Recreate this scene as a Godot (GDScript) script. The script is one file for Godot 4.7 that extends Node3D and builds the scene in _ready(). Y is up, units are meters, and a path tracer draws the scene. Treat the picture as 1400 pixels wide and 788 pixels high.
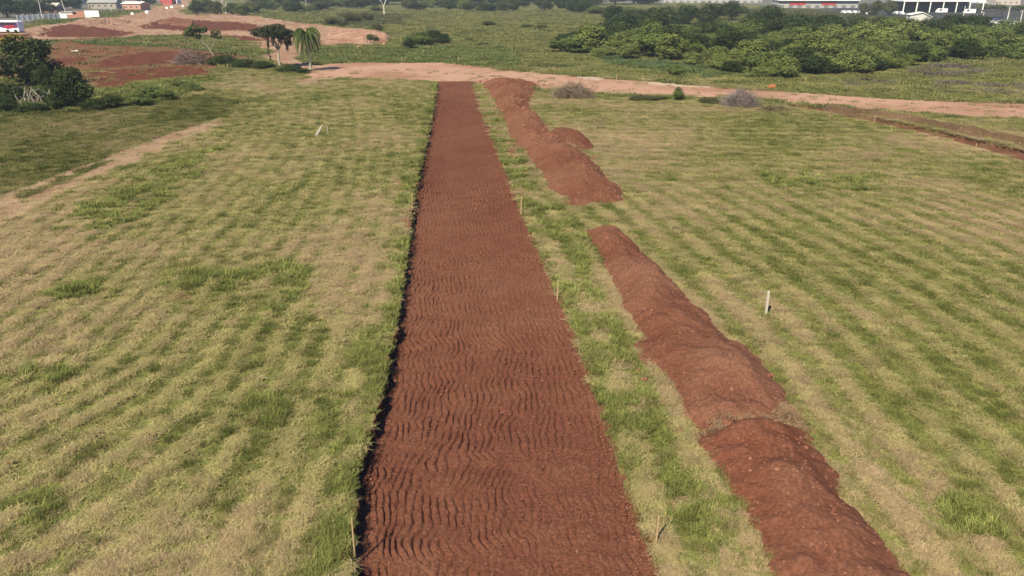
extends Node3D
# Aerial view of a freshly graded red-earth strip through a mown field.
# Photo pixels (1400 x 788) are turned into ground positions with at(); the eye stands 14 m above the field.
const FOCAL := 1030.0
const EYE := 14.0
const PITCH := 0.386351        # radians below the horizon
var sin_p := sin(PITCH)
var cos_p := cos(PITCH)
var rng := RandomNumberGenerator.new()
var counts := {}
var na := FastNoiseLite.new()   # broad
var nb := FastNoiseLite.new()   # metre-sized
var nc := FastNoiseLite.new()   # hand-sized
var nd := FastNoiseLite.new()   # very broad
var M := {}

# ---------------------------------------------------------------- helpers
func at(u: float, v: float) -> Vector3:
	var a := (u - 700.0) / FOCAL
	var b := (394.0 - v) / FOCAL
	var d := Vector3(a, -sin_p + b * cos_p, -cos_p - b * sin_p)
	var t := -EYE / d.y
	return Vector3(d.x * t, 0.0, d.z * t)

func metres(u: float, v: float) -> float:   # metres that one photo pixel spans at a ground point
	var p := at(u, v)
	return Vector3(p.x, -EYE, p.z).dot(Vector3(0, -sin_p, -cos_p)) / FOCAL

func numbered(called: String) -> String:
	counts[called] = counts.get(called, -1) + 1
	return called if counts[called] == 0 else "%s_%03d" % [called, counts[called]]

func tag(o: Node, label: String, category: String, group := "", kind := ""):
	if label: o.set_meta("label", label)
	if category: o.set_meta("category", category)
	if group: o.set_meta("group", group)
	if kind: o.set_meta("kind", kind)
	return o

func thing(called: String, where: Vector3, label: String, category: String, group := "", turn := 0.0) -> Node3D:
	var o := Node3D.new()
	o.name = numbered(called)
	add_child(o)
	o.position = where
	o.rotation.y = turn
	tag(o, label, category, group)
	return o

func part(called: String, mesh: Mesh, m: Material, parent: Node3D) -> MeshInstance3D:
	var o := MeshInstance3D.new()
	o.name = called
	o.mesh = mesh
	o.material_override = m
	parent.add_child(o, true)
	return o

func solid(called: String, mesh: Mesh, m: Material, where := Vector3.ZERO) -> MeshInstance3D:
	var o := MeshInstance3D.new()
	o.name = numbered(called)
	o.mesh = mesh
	o.material_override = m
	add_child(o)
	o.position = where
	return o

func copy_of(o: Node3D, where: Vector3, turn: float, size := Vector3.ONE) -> Node3D:
	var c: Node3D = o.duplicate()
	c.name = numbered(String(o.name).rstrip("0123456789").rstrip("_"))
	add_child(c)
	c.position = where
	c.rotation.y = turn
	c.scale = size
	return c

func mat(c: Color, rough := 0.9, vertex := false) -> StandardMaterial3D:
	var m := StandardMaterial3D.new()
	m.albedo_color = c.linear_to_srgb()
	m.roughness = rough
	m.metallic_specular = 0.25
	m.vertex_color_use_as_albedo = vertex
	return m

class Shape:
	var v := PackedVector3Array()
	var c := PackedColorArray()
	var i := PackedInt32Array()
	func tri(p: Vector3, q: Vector3, r: Vector3, col := Color.WHITE) -> void:
		var n := v.size()
		v.append(p); v.append(q); v.append(r)
		c.append(col); c.append(col); c.append(col)
		i.append(n); i.append(n + 1); i.append(n + 2)
	func quad(p: Vector3, q: Vector3, r: Vector3, s: Vector3, col := Color.WHITE) -> void:
		var n := v.size()
		v.append(p); v.append(q); v.append(r); v.append(s)
		for k in 4: c.append(col)
		for k in [0, 1, 2, 0, 2, 3]: i.append(n + k)
	func box(a: Vector3, b: Vector3, col := Color.WHITE) -> void:
		var p := []
		for k in 8: p.append(Vector3(b.x if k & 1 else a.x, b.y if k & 2 else a.y, b.z if k & 4 else a.z))
		quad(p[2], p[6], p[7], p[3], col); quad(p[0], p[1], p[5], p[4], col)
		quad(p[4], p[5], p[7], p[6], col); quad(p[0], p[2], p[3], p[1], col)
		quad(p[0], p[4], p[6], p[2], col); quad(p[1], p[3], p[7], p[5], col)
	func prism(outline: PackedVector2Array, z0: float, z1: float, col := Color.WHITE) -> void:   # outline in x, y, pushed along z
		var n := outline.size()
		for k in n:
			var a := outline[k]
			var b := outline[(k + 1) % n]
			quad(Vector3(a.x, a.y, z0), Vector3(b.x, b.y, z0), Vector3(b.x, b.y, z1), Vector3(a.x, a.y, z1), col)
		var t := Geometry2D.triangulate_polygon(outline)
		for k in range(0, t.size(), 3):
			for z in [z0, z1]:
				tri(Vector3(outline[t[k]].x, outline[t[k]].y, z), Vector3(outline[t[k + 1]].x, outline[t[k + 1]].y, z), Vector3(outline[t[k + 2]].x, outline[t[k + 2]].y, z), col)
	func tube(path: Array, radii: Array, sides := 6, col := Color.WHITE) -> void:
		var n0 := v.size()
		for k in path.size():
			var p: Vector3 = path[k]
			var dir: Vector3 = (path[mini(k + 1, path.size() - 1)] - path[maxi(k - 1, 0)]).normalized()
			var s := dir.cross(Vector3(0.31, 0.2, 0.93)).normalized()
			var t := dir.cross(s)
			for j in sides:
				var a := TAU * j / sides
				v.append(p + (s * cos(a) + t * sin(a)) * float(radii[k]))
				c.append(col)
		for k in path.size() - 1:
			for j in sides:
				var a := n0 + k * sides + j
				var b := n0 + k * sides + (j + 1) % sides
				for q in [a, b, b + sides, a, b + sides, a + sides]: i.append(q)
	func lathe(profile: Array, sides := 12, col := Color.WHITE, centre := Vector3.ZERO) -> void:   # profile of Vector2(radius, height)
		for k in profile.size() - 1:
			for j in sides:
				var a := TAU * j / sides
				var b := TAU * (j + 1) / sides
				var p: Vector2 = profile[k]
				var q: Vector2 = profile[k + 1]
				quad(centre + Vector3(cos(a) * p.x, p.y, sin(a) * p.x), centre + Vector3(cos(b) * p.x, p.y, sin(b) * p.x), centre + Vector3(cos(b) * q.x, q.y, sin(b) * q.x), centre + Vector3(cos(a) * q.x, q.y, sin(a) * q.x), col)
	func mesh() -> ArrayMesh:
		var m := ArrayMesh.new()
		var a := []
		a.resize(Mesh.ARRAY_MAX)
		a[Mesh.ARRAY_VERTEX] = v
		a[Mesh.ARRAY_COLOR] = c
		a[Mesh.ARRAY_INDEX] = i
		m.add_surface_from_arrays(Mesh.PRIMITIVE_TRIANGLES, a)
		return m

func grid_mesh(v: PackedVector3Array, c: PackedColorArray, rows: int, cols: int, soft := false) -> ArrayMesh:
	var idx := PackedInt32Array()
	idx.resize((rows - 1) * (cols - 1) * 6)
	var k := 0
	for r in rows - 1:
		var o := r * cols
		for q in cols - 1:
			idx[k] = o; idx[k + 1] = o + 1; idx[k + 2] = o + cols
			idx[k + 3] = o + 1; idx[k + 4] = o + cols + 1; idx[k + 5] = o + cols
			k += 6
			o += 1
	var a := []
	a.resize(Mesh.ARRAY_MAX)
	a[Mesh.ARRAY_VERTEX] = v
	a[Mesh.ARRAY_COLOR] = c
	a[Mesh.ARRAY_INDEX] = idx
	if soft:
		var st := SurfaceTool.new()
		st.create_from_arrays(a)
		st.generate_normals()
		return st.commit()
	var m := ArrayMesh.new()
	m.add_surface_from_arrays(Mesh.PRIMITIVE_TRIANGLES, a)
	return m

# ---------------------------------------------------------------- map of the ground
enum { ROUGH, MOWN, DARKMOWN, ROAD, BARE, RED, TRACK, LUSH, SCRUB, SAND, TRENCH, GREYSCRUB, TOWN, VERGE, SPOT, PALEGRASS, RUSSET, YARD }
const ROWS_K := 40000.0
var table := []

func row_of(z: float) -> int:
	return int(ROWS_K / (maxf(-z, 0.0) + 8.0))

func region(id: int, px: Array) -> void:      # px: [u, v, u, v ...]; later regions lie over earlier ones
	var poly := PackedVector2Array()
	for k in range(0, px.size(), 2):
		var p := at(px[k], px[k + 1])
		poly.append(Vector2(p.x, p.z))
	region_world(id, poly)

func region_world(id: int, poly: PackedVector2Array) -> void:
	var lo := 1e9
	var hi := -1e9
	for p in poly:
		lo = minf(lo, p.y)
		hi = maxf(hi, p.y)
	var n := poly.size()
	for k in range(maxi(row_of(lo), 0), mini(row_of(hi), table.size() - 1) + 1):
		var z := -(ROWS_K / (k + 0.5) - 8.0)
		var xs := PackedFloat32Array()
		for e in n:
			var a := poly[e]
			var b := poly[(e + 1) % n]
			if (a.y <= z) != (b.y <= z):
				xs.append(a.x + (b.x - a.x) * (z - a.y) / (b.y - a.y))
		xs.sort()
		var row: PackedFloat32Array = table[k]
		for e in range(0, xs.size() - 1, 2):
			row.insert(0, id)
			row.insert(0, xs[e + 1])
			row.insert(0, xs[e])
		table[k] = row

func look(x: float, z: float) -> int:
	var k := int(ROWS_K / (maxf(-z, 0.0) + 8.0))
	var row: PackedFloat32Array = table[k]
	for e in range(0, row.size(), 3):
		if x >= row[e] and x < row[e + 1]:
			return int(row[e + 2])
	return ROUGH

func ribbon(id: int, px: Array, widths: Array, shift := 0.0) -> void:   # a band along a line of pixels, widths in metres
	var l := PackedVector2Array()
	var r := PackedVector2Array()
	var n := px.size() / 2
	for k in n:
		var p := at(px[2 * k], px[2 * k + 1])
		var a := at(px[2 * maxi(k - 1, 0)], px[2 * maxi(k - 1, 0) + 1])
		var b := at(px[2 * mini(k + 1, n - 1)], px[2 * mini(k + 1, n - 1) + 1])
		var d := Vector2(b.x - a.x, b.z - a.z).normalized()
		var s := Vector2(-d.y, d.x)
		var w: float = widths[mini(k, widths.size() - 1)] * 0.5
		l.append(Vector2(p.x, p.z) + s * (w + shift))
		r.append(Vector2(p.x, p.z) + s * (shift - w))
	r.reverse()
	l.append_array(r)
	region_world(id, l)

var edge_left := []     # x, z along the lip of the cut
var edge_right := []
func along(e: Array, z: float) -> float:
	for k in e.size() - 1:
		if z >= e[k + 1].z:
			var t: float = (z - e[k].z) / (e[k + 1].z - e[k].z)
			return lerpf(e[k].x, e[k + 1].x, maxf(t, -2.0))
	return e[-1].x
func strip_left(z: float) -> float:
	return along(edge_left, z) + 0.36 * nb.get_noise_2d(z * 0.9, 3.0) + 0.20 * nc.get_noise_2d(z * 0.9, 9.0)
func strip_right(z: float) -> float:
	return along(edge_right, z) + 0.30 * nb.get_noise_2d(z * 0.8, 43.0) + 0.18 * nc.get_noise_2d(z * 1.1, 19.0)

# how much hay lies at a point of the mown field: 0 stubble, 1 windrow
var streak := 0.0
func windrow(x: float, z: float, right: bool) -> float:
	var ph_along := true
	var d := -z
	var wob := 0.22 * nb.get_noise_2d(x * 0.25, z * 0.13)
	var ph: float
	var strength := 1.0
	if right:
		var c := -0.0046 * pow(maxf(d - 21.0, 0.0), 2.0)
		if d > 55.0:
			ph = (d + x * 0.06) / 2.3 + wob
			strength = 0.35
			ph_along = false
		else:
			ph = (x - c) / 1.75 + wob
			strength = 1.0 - 0.5 * smoothstep(48.0, 56.0, d)
	else:
		var c := -0.0018 * pow(maxf(d - 26.0, 0.0), 2.0)
		c -= maxf(26.0 - d, 0.0) * 0.32 * clampf((-x - 7.0) / 6.0, 0.0, 1.2)
		ph = (x - c) / 1.25 + 1.3 * wob
		strength = 0.8
	var s := 0.5 + 0.5 * sin(TAU * ph)
	s = smoothstep(0.42, 0.92, s + 0.22 * nb.get_noise_2d(x * 0.8 + 50.0, z * 0.5))
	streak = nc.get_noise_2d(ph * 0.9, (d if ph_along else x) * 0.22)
	return clampf(lerpf(0.45, s, strength) + (0.38 if right else 0.5) * streak, 0.0, 1.0)

var lush_spots := []    # [x, z, rx, rz] green patches in the mown field
func lushness(x: float, z: float) -> float:
	var l := 0.0
	for s in lush_spots:
		var dx: float = (x - s[0]) / s[2]
		var dz: float = (z - s[1]) / s[3]
		var q := dx * dx + dz * dz
		if q < 1.6:
			l = maxf(l, 0.8 - 0.8 * smoothstep(-0.4, 1.5, q + 3.0 * nb.get_noise_2d(x * 1.5, z * 0.9) + 1.2 * nc.get_noise_2d(x * 0.6, z * 0.35)))
	return l

const HAY := Color(0.312, 0.274, 0.112)
const HAY_BROWN := Color(0.270, 0.202, 0.112)
const STUBBLE := Color(0.218, 0.232, 0.070)
const GREEN := Color(0.132, 0.154, 0.042)
const DEEP := Color(0.046, 0.064, 0.019)
const SOIL := Color(0.145, 0.058, 0.036)
const SOIL_PALE := Color(0.198, 0.095, 0.060)

func ground_color(id: int, x: float, z: float, n1: float, n2: float, n3: float) -> Color:
	match id:
		MOWN, VERGE, DARKMOWN:
			var right := x > along(edge_right, z)
			var h := windrow(x, z, right)
			var c := GREEN.lerp(STUBBLE, 0.55 + 0.6 * n2).lerp(HAY.lerp(HAY_BROWN, clampf(0.3 + 0.9 * n1, 0, 1)), clampf(0.25 + 0.6 * h + 0.5 * n3, 0, 1))
			if id == DARKMOWN: c = c.lerp(GREEN * 0.6, clampf(0.6 + 0.8 * n2, 0, 1))
			if id == VERGE: c = c.lerp(GREEN, 0.35)
			c = c.lerp(Color(0.105, 0.080, 0.040), clampf(0.15 + 0.9 * n3, 0, 0.7))   # brown thatch, also painting in the shade between the stems
			return c.lerp(GREEN * 0.75, 0.8 * lushness(x, z))
		ROAD: return Color(0.50, 0.305, 0.215).lerp(Color(0.37, 0.20, 0.135), clampf(0.42 + 1.3 * n1 + 0.5 * n2, 0, 1))
		BARE: return Color(0.43, 0.285, 0.19).lerp(Color(0.31, 0.175, 0.11), clampf(0.42 + 1.2 * n2 + 0.6 * n1, 0, 1))
		RED: return Color(0.17, 0.062, 0.036).lerp(Color(0.11, 0.042, 0.026), clampf(0.5 + n2 + n3, 0, 1))
		RUSSET: return Color(0.21, 0.095, 0.052).lerp(Color(0.15, 0.115, 0.052), clampf(0.28 + 1.6 * n2 + 0.6 * n1, 0, 1))
		TRACK: return Color(0.38, 0.27, 0.17).lerp(Color(0.29, 0.18, 0.11), clampf(0.4 + n2 + 0.5 * n3, 0, 1))
		LUSH: return Color(0.088, 0.118, 0.034).lerp(Color(0.130, 0.142, 0.050), clampf(0.4 + 1.2 * n2 + 0.4 * n1, 0, 1))
		SCRUB: return Color(0.055, 0.075, 0.022).lerp(Color(0.105, 0.098, 0.045), clampf(0.4 + 1.2 * n2 + 0.4 * n3, 0, 1))
		SAND: return Color(0.55, 0.42, 0.32)
		TRENCH: return Color(0.150, 0.070, 0.042).lerp(Color(0.205, 0.10, 0.06), clampf(0.5 + n2 + n3, 0, 1))
		GREYSCRUB: return Color(0.10, 0.105, 0.055).lerp(Color(0.125, 0.105, 0.085), clampf(0.5 + 1.5 * n2, 0, 1))
		TOWN: return Color(0.22, 0.205, 0.18).lerp(Color(0.14, 0.13, 0.11), clampf(0.5 + n2, 0, 1))
		YARD: return Color(0.06, 0.062, 0.062).lerp(Color(0.09, 0.09, 0.088), clampf(0.5 + n2, 0, 1))
		SPOT: return SOIL_PALE.lerp(HAY_BROWN, clampf(0.5 + 1.2 * n2, 0, 1))
		PALEGRASS: return Color(0.095, 0.125, 0.058).lerp(Color(0.07, 0.10, 0.035), clampf(0.5 + 1.2 * n2, 0, 1))
	var g := Color(0.138, 0.150, 0.048).lerp(Color(0.198, 0.182, 0.076), clampf(0.45 + 1.0 * n1 + 0.5 * n2, 0, 1))
	return g.lerp(Color(0.075, 0.095, 0.028), clampf(1.6 * n2 + 0.8 * n1 - 0.1, 0, 0.8))

func map_ground() -> void:
	table.resize(int(ROWS_K / 8.0) + 2)
	for k in table.size(): table[k] = PackedFloat32Array()
	for p in [[478, 860], [479, 788], [479, 700], [485, 648], [502, 597], [524, 519], [531, 490], [546, 400], [557, 330], [563, 283], [571, 235], [582, 190], [590, 150], [596, 111]]: edge_left.append(at(p[0], p[1]))
	for p in [[925, 860], [905, 788], [873, 700], [845, 620], [800, 490], [768, 410], [735, 335], [705, 265], [676, 190], [660, 150], [648, 111]]: edge_right.append(at(p[0], p[1]))
	region(MOWN, [-900, 900, 2300, 900, 2300, 300, 1400, 212, 1240, 170, 1085, 146, 960, 136, 820, 131, 735, 125, 640, 114, 590, 111, 420, 112, 400, 100, 330, 97, 295, 100, 285, 118, 200, 140, 130, 152, 0, 160, -900, 260])
	region(DARKMOWN, [-900, 400, 0, 268, 60, 250, 170, 205, 235, 183, 300, 160, 330, 140, 285, 128, 200, 140, 130, 152, 0, 150, -900, 250])
	region(SCRUB, [-600, 190, 0, 160, 130, 151, 210, 143, 275, 124, 285, 108, 255, 104, 190, 112, 160, 122, 130, 110, 60, 100, 0, 105, -600, 120])
	region(BARE, [-300, 64, 0, 62, 90, 54, 190, 50, 250, 46, 310, 51, 345, 62, 372, 72, 360, 80, 385, 88, 420, 97, 440, 90, 412, 84, 410, 74, 432, 63, 470, 61, 510, 63, 528, 54, 505, 41, 450, 35, 400, 30, 330, 18, 260, 20, 246, 12, 268, 0, 240, 0, 205, 12, 165, 22, 100, 29, 60, 33, 0, 45, -300, 52])
	region(RED, [-300, 60, 0, 57, 30, 53, 44, 46, 0, 47, -300, 52])
	region(RED, [58, 49, 62, 39, 100, 32, 135, 38, 187, 45, 160, 50, 110, 52])
	region(RED, [190, 38, 215, 28, 245, 26, 350, 33, 358, 42, 300, 43, 240, 41])
	region(RED, [300, 47, 345, 50, 368, 55, 330, 56])
	region(RUSSET, [60, 64, 85, 54, 120, 53, 250, 59, 320, 64, 350, 71, 345, 82, 290, 80, 130, 68])
	region(LUSH, [95, 57, 130, 55, 250, 62, 318, 66, 346, 72, 340, 78, 300, 71, 250, 66, 140, 62])
	region(RUSSET, [-300, 90, 0, 75, 80, 64, 130, 65, 250, 70, 290, 76, 300, 90, 290, 103, 200, 112, 160, 122, 130, 122, 60, 104, 0, 108, -300, 120])
	region(RED, [125, 100, 150, 96, 200, 93, 250, 91, 288, 97, 280, 104, 210, 107, 160, 121, 135, 122])
	region(RED, [60, 88, 80, 80, 118, 79, 120, 83, 80, 90])
	region(RED, [120, 92, 150, 80, 200, 71, 250, 70, 270, 76, 250, 86, 200, 90, 160, 92])
	region(LUSH, [412, 76, 432, 66, 470, 64, 515, 66, 560, 60, 700, 66, 720, 96, 640, 88, 600, 85, 520, 86, 450, 87, 420, 84])
	region(PALEGRASS, [820, 74, 900, 84, 980, 92, 1000, 104, 960, 110, 905, 98, 850, 90, 820, 84])
	region(GREYSCRUB, [1150, 112, 1180, 106, 1220, 108, 1215, 120, 1160, 119])
	region(GREYSCRUB, [1270, 115, 1300, 110, 1400, 116, 1500, 118, 1500, 134, 1400, 131, 1290, 126])
	region(GREYSCRUB, [1230, 98, 1300, 86, 1350, 96, 1330, 106, 1260, 105])
	region(SCRUB, [450, 24, 470, 17, 560, 20, 550, 32, 500, 36, 452, 35])
	region(TOWN, [-300, 33, 0, 40, 60, 30, 100, 26, 165, 18, 205, 8, 235, -4, -300, -6])
	region(LUSH, [40, 30, 62, 26, 104, 25, 92, 31, 60, 33])
	region(LUSH, [126, 20, 150, 14, 185, 14, 150, 22, 128, 25])
	region(SCRUB, [1000, 18, 1060, 24, 1350, 46, 1352, 34, 1200, 16, 1050, 8])
	region(TOWN, [780, 3, 1000, 5, 1060, 8, 1400, 40, 1900, 60, 1900, -8, 780, -8])
	region(YARD, [1130, 17, 1345, 30, 1420, 30, 1420, 12, 1340, 5, 1140, 6])
	region(ROAD, [405, 98, 420, 91, 450, 87, 520, 86, 600, 85, 640, 90, 700, 97, 790, 104, 900, 113, 1000, 121, 1100, 127, 1200, 134, 1300, 139, 1400, 142, 2000, 168, 2000, 200, 1400, 163, 1300, 158, 1200, 151, 1140, 146, 1050, 138, 1000, 134, 900, 131, 820, 128, 740, 122, 640, 114, 590, 111, 470, 107, 425, 106, 408, 102])
	region(BARE, [395, 78, 412, 84, 430, 92, 425, 101, 405, 97, 375, 84])
	region(SAND, [790, 105, 815, 105, 829, 108, 826, 110, 800, 109])
	region(SAND, [878, 112, 905, 113, 972, 118, 970, 120, 930, 118, 885, 115])
	region(SAND, [717, 96, 733, 98, 731, 99, 718, 97])
	region(TRENCH, [1078, 142, 1130, 146, 1200, 161, 1300, 182, 1400, 205, 1700, 275, 1700, 310, 1400, 222, 1290, 190, 1190, 167, 1120, 152, 1074, 147])
	region(VERGE, [905, 860, 905, 788, 873, 700, 845, 620, 800, 490, 768, 410, 735, 335, 705, 265, 676, 190, 660, 150, 650, 115, 664, 117, 700, 200, 740, 265, 800, 320, 830, 400, 870, 480, 905, 560, 945, 620, 1000, 690, 1040, 788, 1060, 860])
	ribbon(TRACK, [-260, 420, -100, 340, 0, 284, 60, 258, 170, 216, 235, 190, 300, 166], [4.6, 4.4, 4.2, 3.9, 3.4, 2.4, 1.5])
	ribbon(TRACK, [150, 214, 235, 184, 300, 162, 335, 151], [0.6, 0.9, 0.8, 0.4], 0.0)
	ribbon(TRACK, [230, 193, 305, 168, 345, 153], [0.8, 0.7, 0.35], 0.0)
	region(TRACK, [405, 108, 440, 105, 470, 107, 440, 112, 415, 118])
	region(DARKMOWN, [20, 268, 70, 249, 150, 217, 158, 218, 75, 254, 30, 274])
	# worn spots beside the cut and in the field
	for s in [[545, 232, 552, 248, 541, 262, 536, 245], [550, 285, 559, 296, 552, 322, 546, 305], [225, 400, 262, 404, 250, 413, 228, 410], [1262, 272, 1295, 274, 1290, 280, 1265, 279], [692, 198, 706, 200, 708, 212, 694, 214], [712, 250, 722, 262, 716, 275, 706, 262], [862, 556, 890, 548, 893, 562, 868, 567], [905, 690, 950, 676, 960, 690, 920, 700]]: region(SPOT, s)
	for s in [[195, 262, 2.6, 8.0], [175, 285, 1.8, 4.0], [235, 235, 1.8, 7.0], [380, 385, 2.6, 2.6], [350, 375, 2.0, 2.0], [395, 405, 1.2, 1.5], [250, 382, 1.2, 1.2], [100, 395, 2.0, 1.4], [830, 492, 0.9, 1.6], [705, 222, 0.9, 2.2], [880, 620, 0.9, 2.0], [1120, 248, 5.0, 2.5], [350, 560, 1.0, 1.0], [60, 510, 1.3, 0.8], [30, 690, 1.2, 0.8], [1350, 700, 1.6, 1.0], [470, 560, 0.55, 3.0], [455, 740, 0.5, 2.0], [505, 480, 0.5, 3.5], [550, 265, 0.6, 5.0]]:
		var p := at(s[0], s[1])
		lush_spots.append([p.x, p.z, s[2], s[3]])

# ragged borders: the map is looked up a little beside the point
func warp_x(x: float, z: float, n1: float, n2: float, n3: float) -> float:
	return x + 0.5 * n2 + 0.25 * n3 + maxf(-z - 60.0, 0.0) * (0.02 * n1 + 0.012 * n2)
func warp_z(z: float, n1: float, n2: float) -> float:
	return z * (1.0 + 0.008 * n2) + 0.4 * n1 + maxf(-z - 120.0, 0.0) * 0.05 * n1

# height of the bare ground
func ground_height(id: int, x: float, z: float, n1: float, n2: float, n3: float) -> float:
	match id:
		MOWN, VERGE, DARKMOWN, LUSH: return 0.05 * n1 + 0.06 * n2 + 0.06 * n3
		ROAD, SAND, TOWN, YARD: return 0.03 * n2
		TRENCH: return -0.25 + 0.08 * n2
		RED, RUSSET, BARE: return 0.12 * n2 + 0.06 * n3
		TRACK: return -0.04 + 0.05 * n3
	return 0.10 * n1 + 0.22 * maxf(n2, -0.2)

func build_ground() -> void:
	var zs := PackedFloat32Array([40.0, 20.0, 5.0, -4.0, -9.0])
	var z := -12.0
	while z > -900.0:
		zs.append(z)
		z -= maxf(0.055, z * z / 12500.0)
	for e in [-1000.0, -1300.0, -1900.0, -3000.0, -6000.0]: zs.append(e)
	var cols := 780
	var rows := zs.size()
	var v := PackedVector3Array()
	var c := PackedColorArray()
	v.resize(rows * cols)
	c.resize(rows * cols)
	var xs := PackedFloat32Array()
	xs.resize(cols)
	for r in rows:
		z = zs[r]
		var w := 9.0 + 0.86 * absf(z) if z < 0.0 else 40.0
		for q in cols: xs[q] = w * (2.0 * q / (cols - 1) - 1.0)
		var cut_from := -1
		var cut_to := -1
		if z < 0.0 and z > -118.0:
			var l := strip_left(z)
			var rr := strip_right(z)
			var step := 2.0 * w / (cols - 1)
			cut_from = int((l + w) / step)
			cut_to = int((rr + w) / step) + 1
			xs[cut_from - 1] = minf(xs[cut_from - 1], l - 0.05)
			xs[cut_from] = l
			xs[cut_from + 1] = l + 0.02
			xs[cut_to - 1] = rr - 0.06
			xs[cut_to] = rr
			xs[cut_to + 1] = maxf(xs[cut_to + 1], rr + 0.05)
		for q in cols:
			var x := xs[q]
			var n1 := na.get_noise_2d(x, z)
			var n2 := nb.get_noise_2d(x, z)
			var n3 := nc.get_noise_2d(x, z)
			var k := r * cols + q
			if q > cut_from and q < cut_to:
				v[k] = Vector3(x, -0.95, z)
				c[k] = SOIL * 0.8
				continue
			var id := look(warp_x(x, z, n1, n2, n3), warp_z(z, n1, n2))
			var y := ground_height(id, x, z, n1, n2, n3)
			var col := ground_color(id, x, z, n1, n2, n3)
			if q == cut_from or q == cut_to:
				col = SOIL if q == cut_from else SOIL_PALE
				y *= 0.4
			if z < -900.0: y = 0.0
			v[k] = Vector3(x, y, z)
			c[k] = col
	var m := mat(Color.WHITE, 0.95, true)
	m.metallic_specular = 0.1
	m.albedo_texture = grain(5, 0.045, 0.62, 1.0)
	m.uv1_triplanar = true
	m.uv1_world_triplanar = true
	m.uv1_scale = Vector3.ONE * 0.31
	var g := solid("ground", grid_mesh(v, c, rows, cols), m)
	tag(g, "mown hay field with dirt road and rough grassland beyond", "ground", "", "structure")

func grain(s: int, f: float, lo: float, hi: float) -> NoiseTexture2D:
	var n := FastNoiseLite.new()
	n.seed = s
	n.noise_type = FastNoiseLite.TYPE_SIMPLEX_SMOOTH
	n.frequency = f
	n.fractal_octaves = 4
	n.fractal_gain = 0.65
	var t := NoiseTexture2D.new()
	t.width = 512
	t.height = 512
	t.seamless = true
	t.noise = n
	var ramp := Gradient.new()
	ramp.set_color(0, Color(lo, lo, lo))
	ramp.set_color(1, Color(hi, hi, hi))
	ramp.set_offset(0, 0.2)
	ramp.set_offset(1, 0.8)
	t.color_ramp = ramp
	return t

# ---------------------------------------------------------------- graded strip
func strip_floor(t: float) -> float:
	return lerpf(-0.55, -0.09, smoothstep(0.0, 1.0, t))

var bands := []
func furrow(u: float, s: float) -> float:
	var sw := s + 0.9 * nb.get_noise_2d(u * 0.5, s * 0.15) + 0.25 * u
	var k := clampi(int(sw / 5.2), 0, bands.size() - 1)
	var b: Array = bands[k]
	var f := sw / 5.2 - k
	var warp := 0.42 * nb.get_noise_2d(u * 0.16 + b[2], s * 0.55) + 0.15 * nb.get_noise_2d(u * 0.5, s * 1.5 + 31.0)
	var ph: float = (u + warp + b[0] * (f - 0.5) * 2.0 + b[1] * (f - 0.5) * (f - 0.5) * 4.0) / 0.25 + b[2] + 1.1 * nc.get_noise_2d(u * 0.3, s * 0.35)
	var w := absf(2.0 * (ph - floorf(ph)) - 1.0)      # 1 in the groove, 0 on the ridge
	var edge := smoothstep(0.0, 0.10, f) * (1.0 - smoothstep(0.92, 1.0, f))
	var broken := clampf(0.80 + 1.0 * nc.get_noise_2d(u * 0.7 + 40.0, s * 0.45), 0.05, 1.3)
	var amp := clampf(0.047 + 0.06 * na.get_noise_2d(u * 2.0 + 90.0, s * 1.2), 0.024, 0.08)
	return (0.35 * (1.0 - w) - smoothstep(0.45, 1.0, w)) * amp * broken * lerpf(0.45, 1.0, edge)

func build_strip() -> void:
	for k in 40: bands.append([rng.randf_range(-0.3, 0.3), rng.randf_range(-0.25, 0.25), rng.randf_range(0, 9)])
	var zs := PackedFloat32Array()
	var z := -8.0
	while z > -121.0:
		zs.append(z)
		z -= maxf(0.05, z * z / 11000.0)
	var cols := 300
	var rows := zs.size()
	var v := PackedVector3Array()
	var c := PackedColorArray()
	v.resize(rows * cols)
	c.resize(rows * cols)
	for r in rows:
		z = zs[r]
		var l := along(edge_left, z) - 0.35
		var rr := along(edge_right, z) + 0.35
		if z < -117.0: rr += (-117.0 - z) * 0.6
		for q in cols:
			var t := float(q) / (cols - 1)
			var x := lerpf(l, rr, t)
			var n1 := na.get_noise_2d(x * 1.5, z)
			var n2 := nb.get_noise_2d(x, z)
			var n3 := nc.get_noise_2d(x, z)
			var y := strip_floor(t) + furrow(x, -z) * (1.0 - smoothstep(0.93, 0.99, t)) + 0.05 * n2 + 0.035 * n3 + 0.06 * n1 + 0.022 * nc.get_noise_2d(x * 5.0, z * 5.0)
			if z < -113.0: y = lerpf(y, -0.04, smoothstep(-113.0, -118.0, z))
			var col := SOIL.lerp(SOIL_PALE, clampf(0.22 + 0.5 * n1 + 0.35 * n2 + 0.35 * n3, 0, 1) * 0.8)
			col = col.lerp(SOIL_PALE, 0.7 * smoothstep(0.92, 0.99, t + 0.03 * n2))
			var k := r * cols + q
			v[k] = Vector3(x, y, z)
			c[k] = col
	var m := mat(Color.WHITE, 0.95, true)
	m.metallic_specular = 0.1
	m.albedo_texture = grain(8, 0.03, 0.72, 1.0)
	m.uv1_triplanar = true
	m.uv1_world_triplanar = true
	m.uv1_scale = Vector3.ONE * 0.4
	M.soil = m
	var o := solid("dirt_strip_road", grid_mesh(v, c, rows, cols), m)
	tag(o, "freshly graded strip of red soil with wavy furrows", "road", "", "structure")

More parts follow.
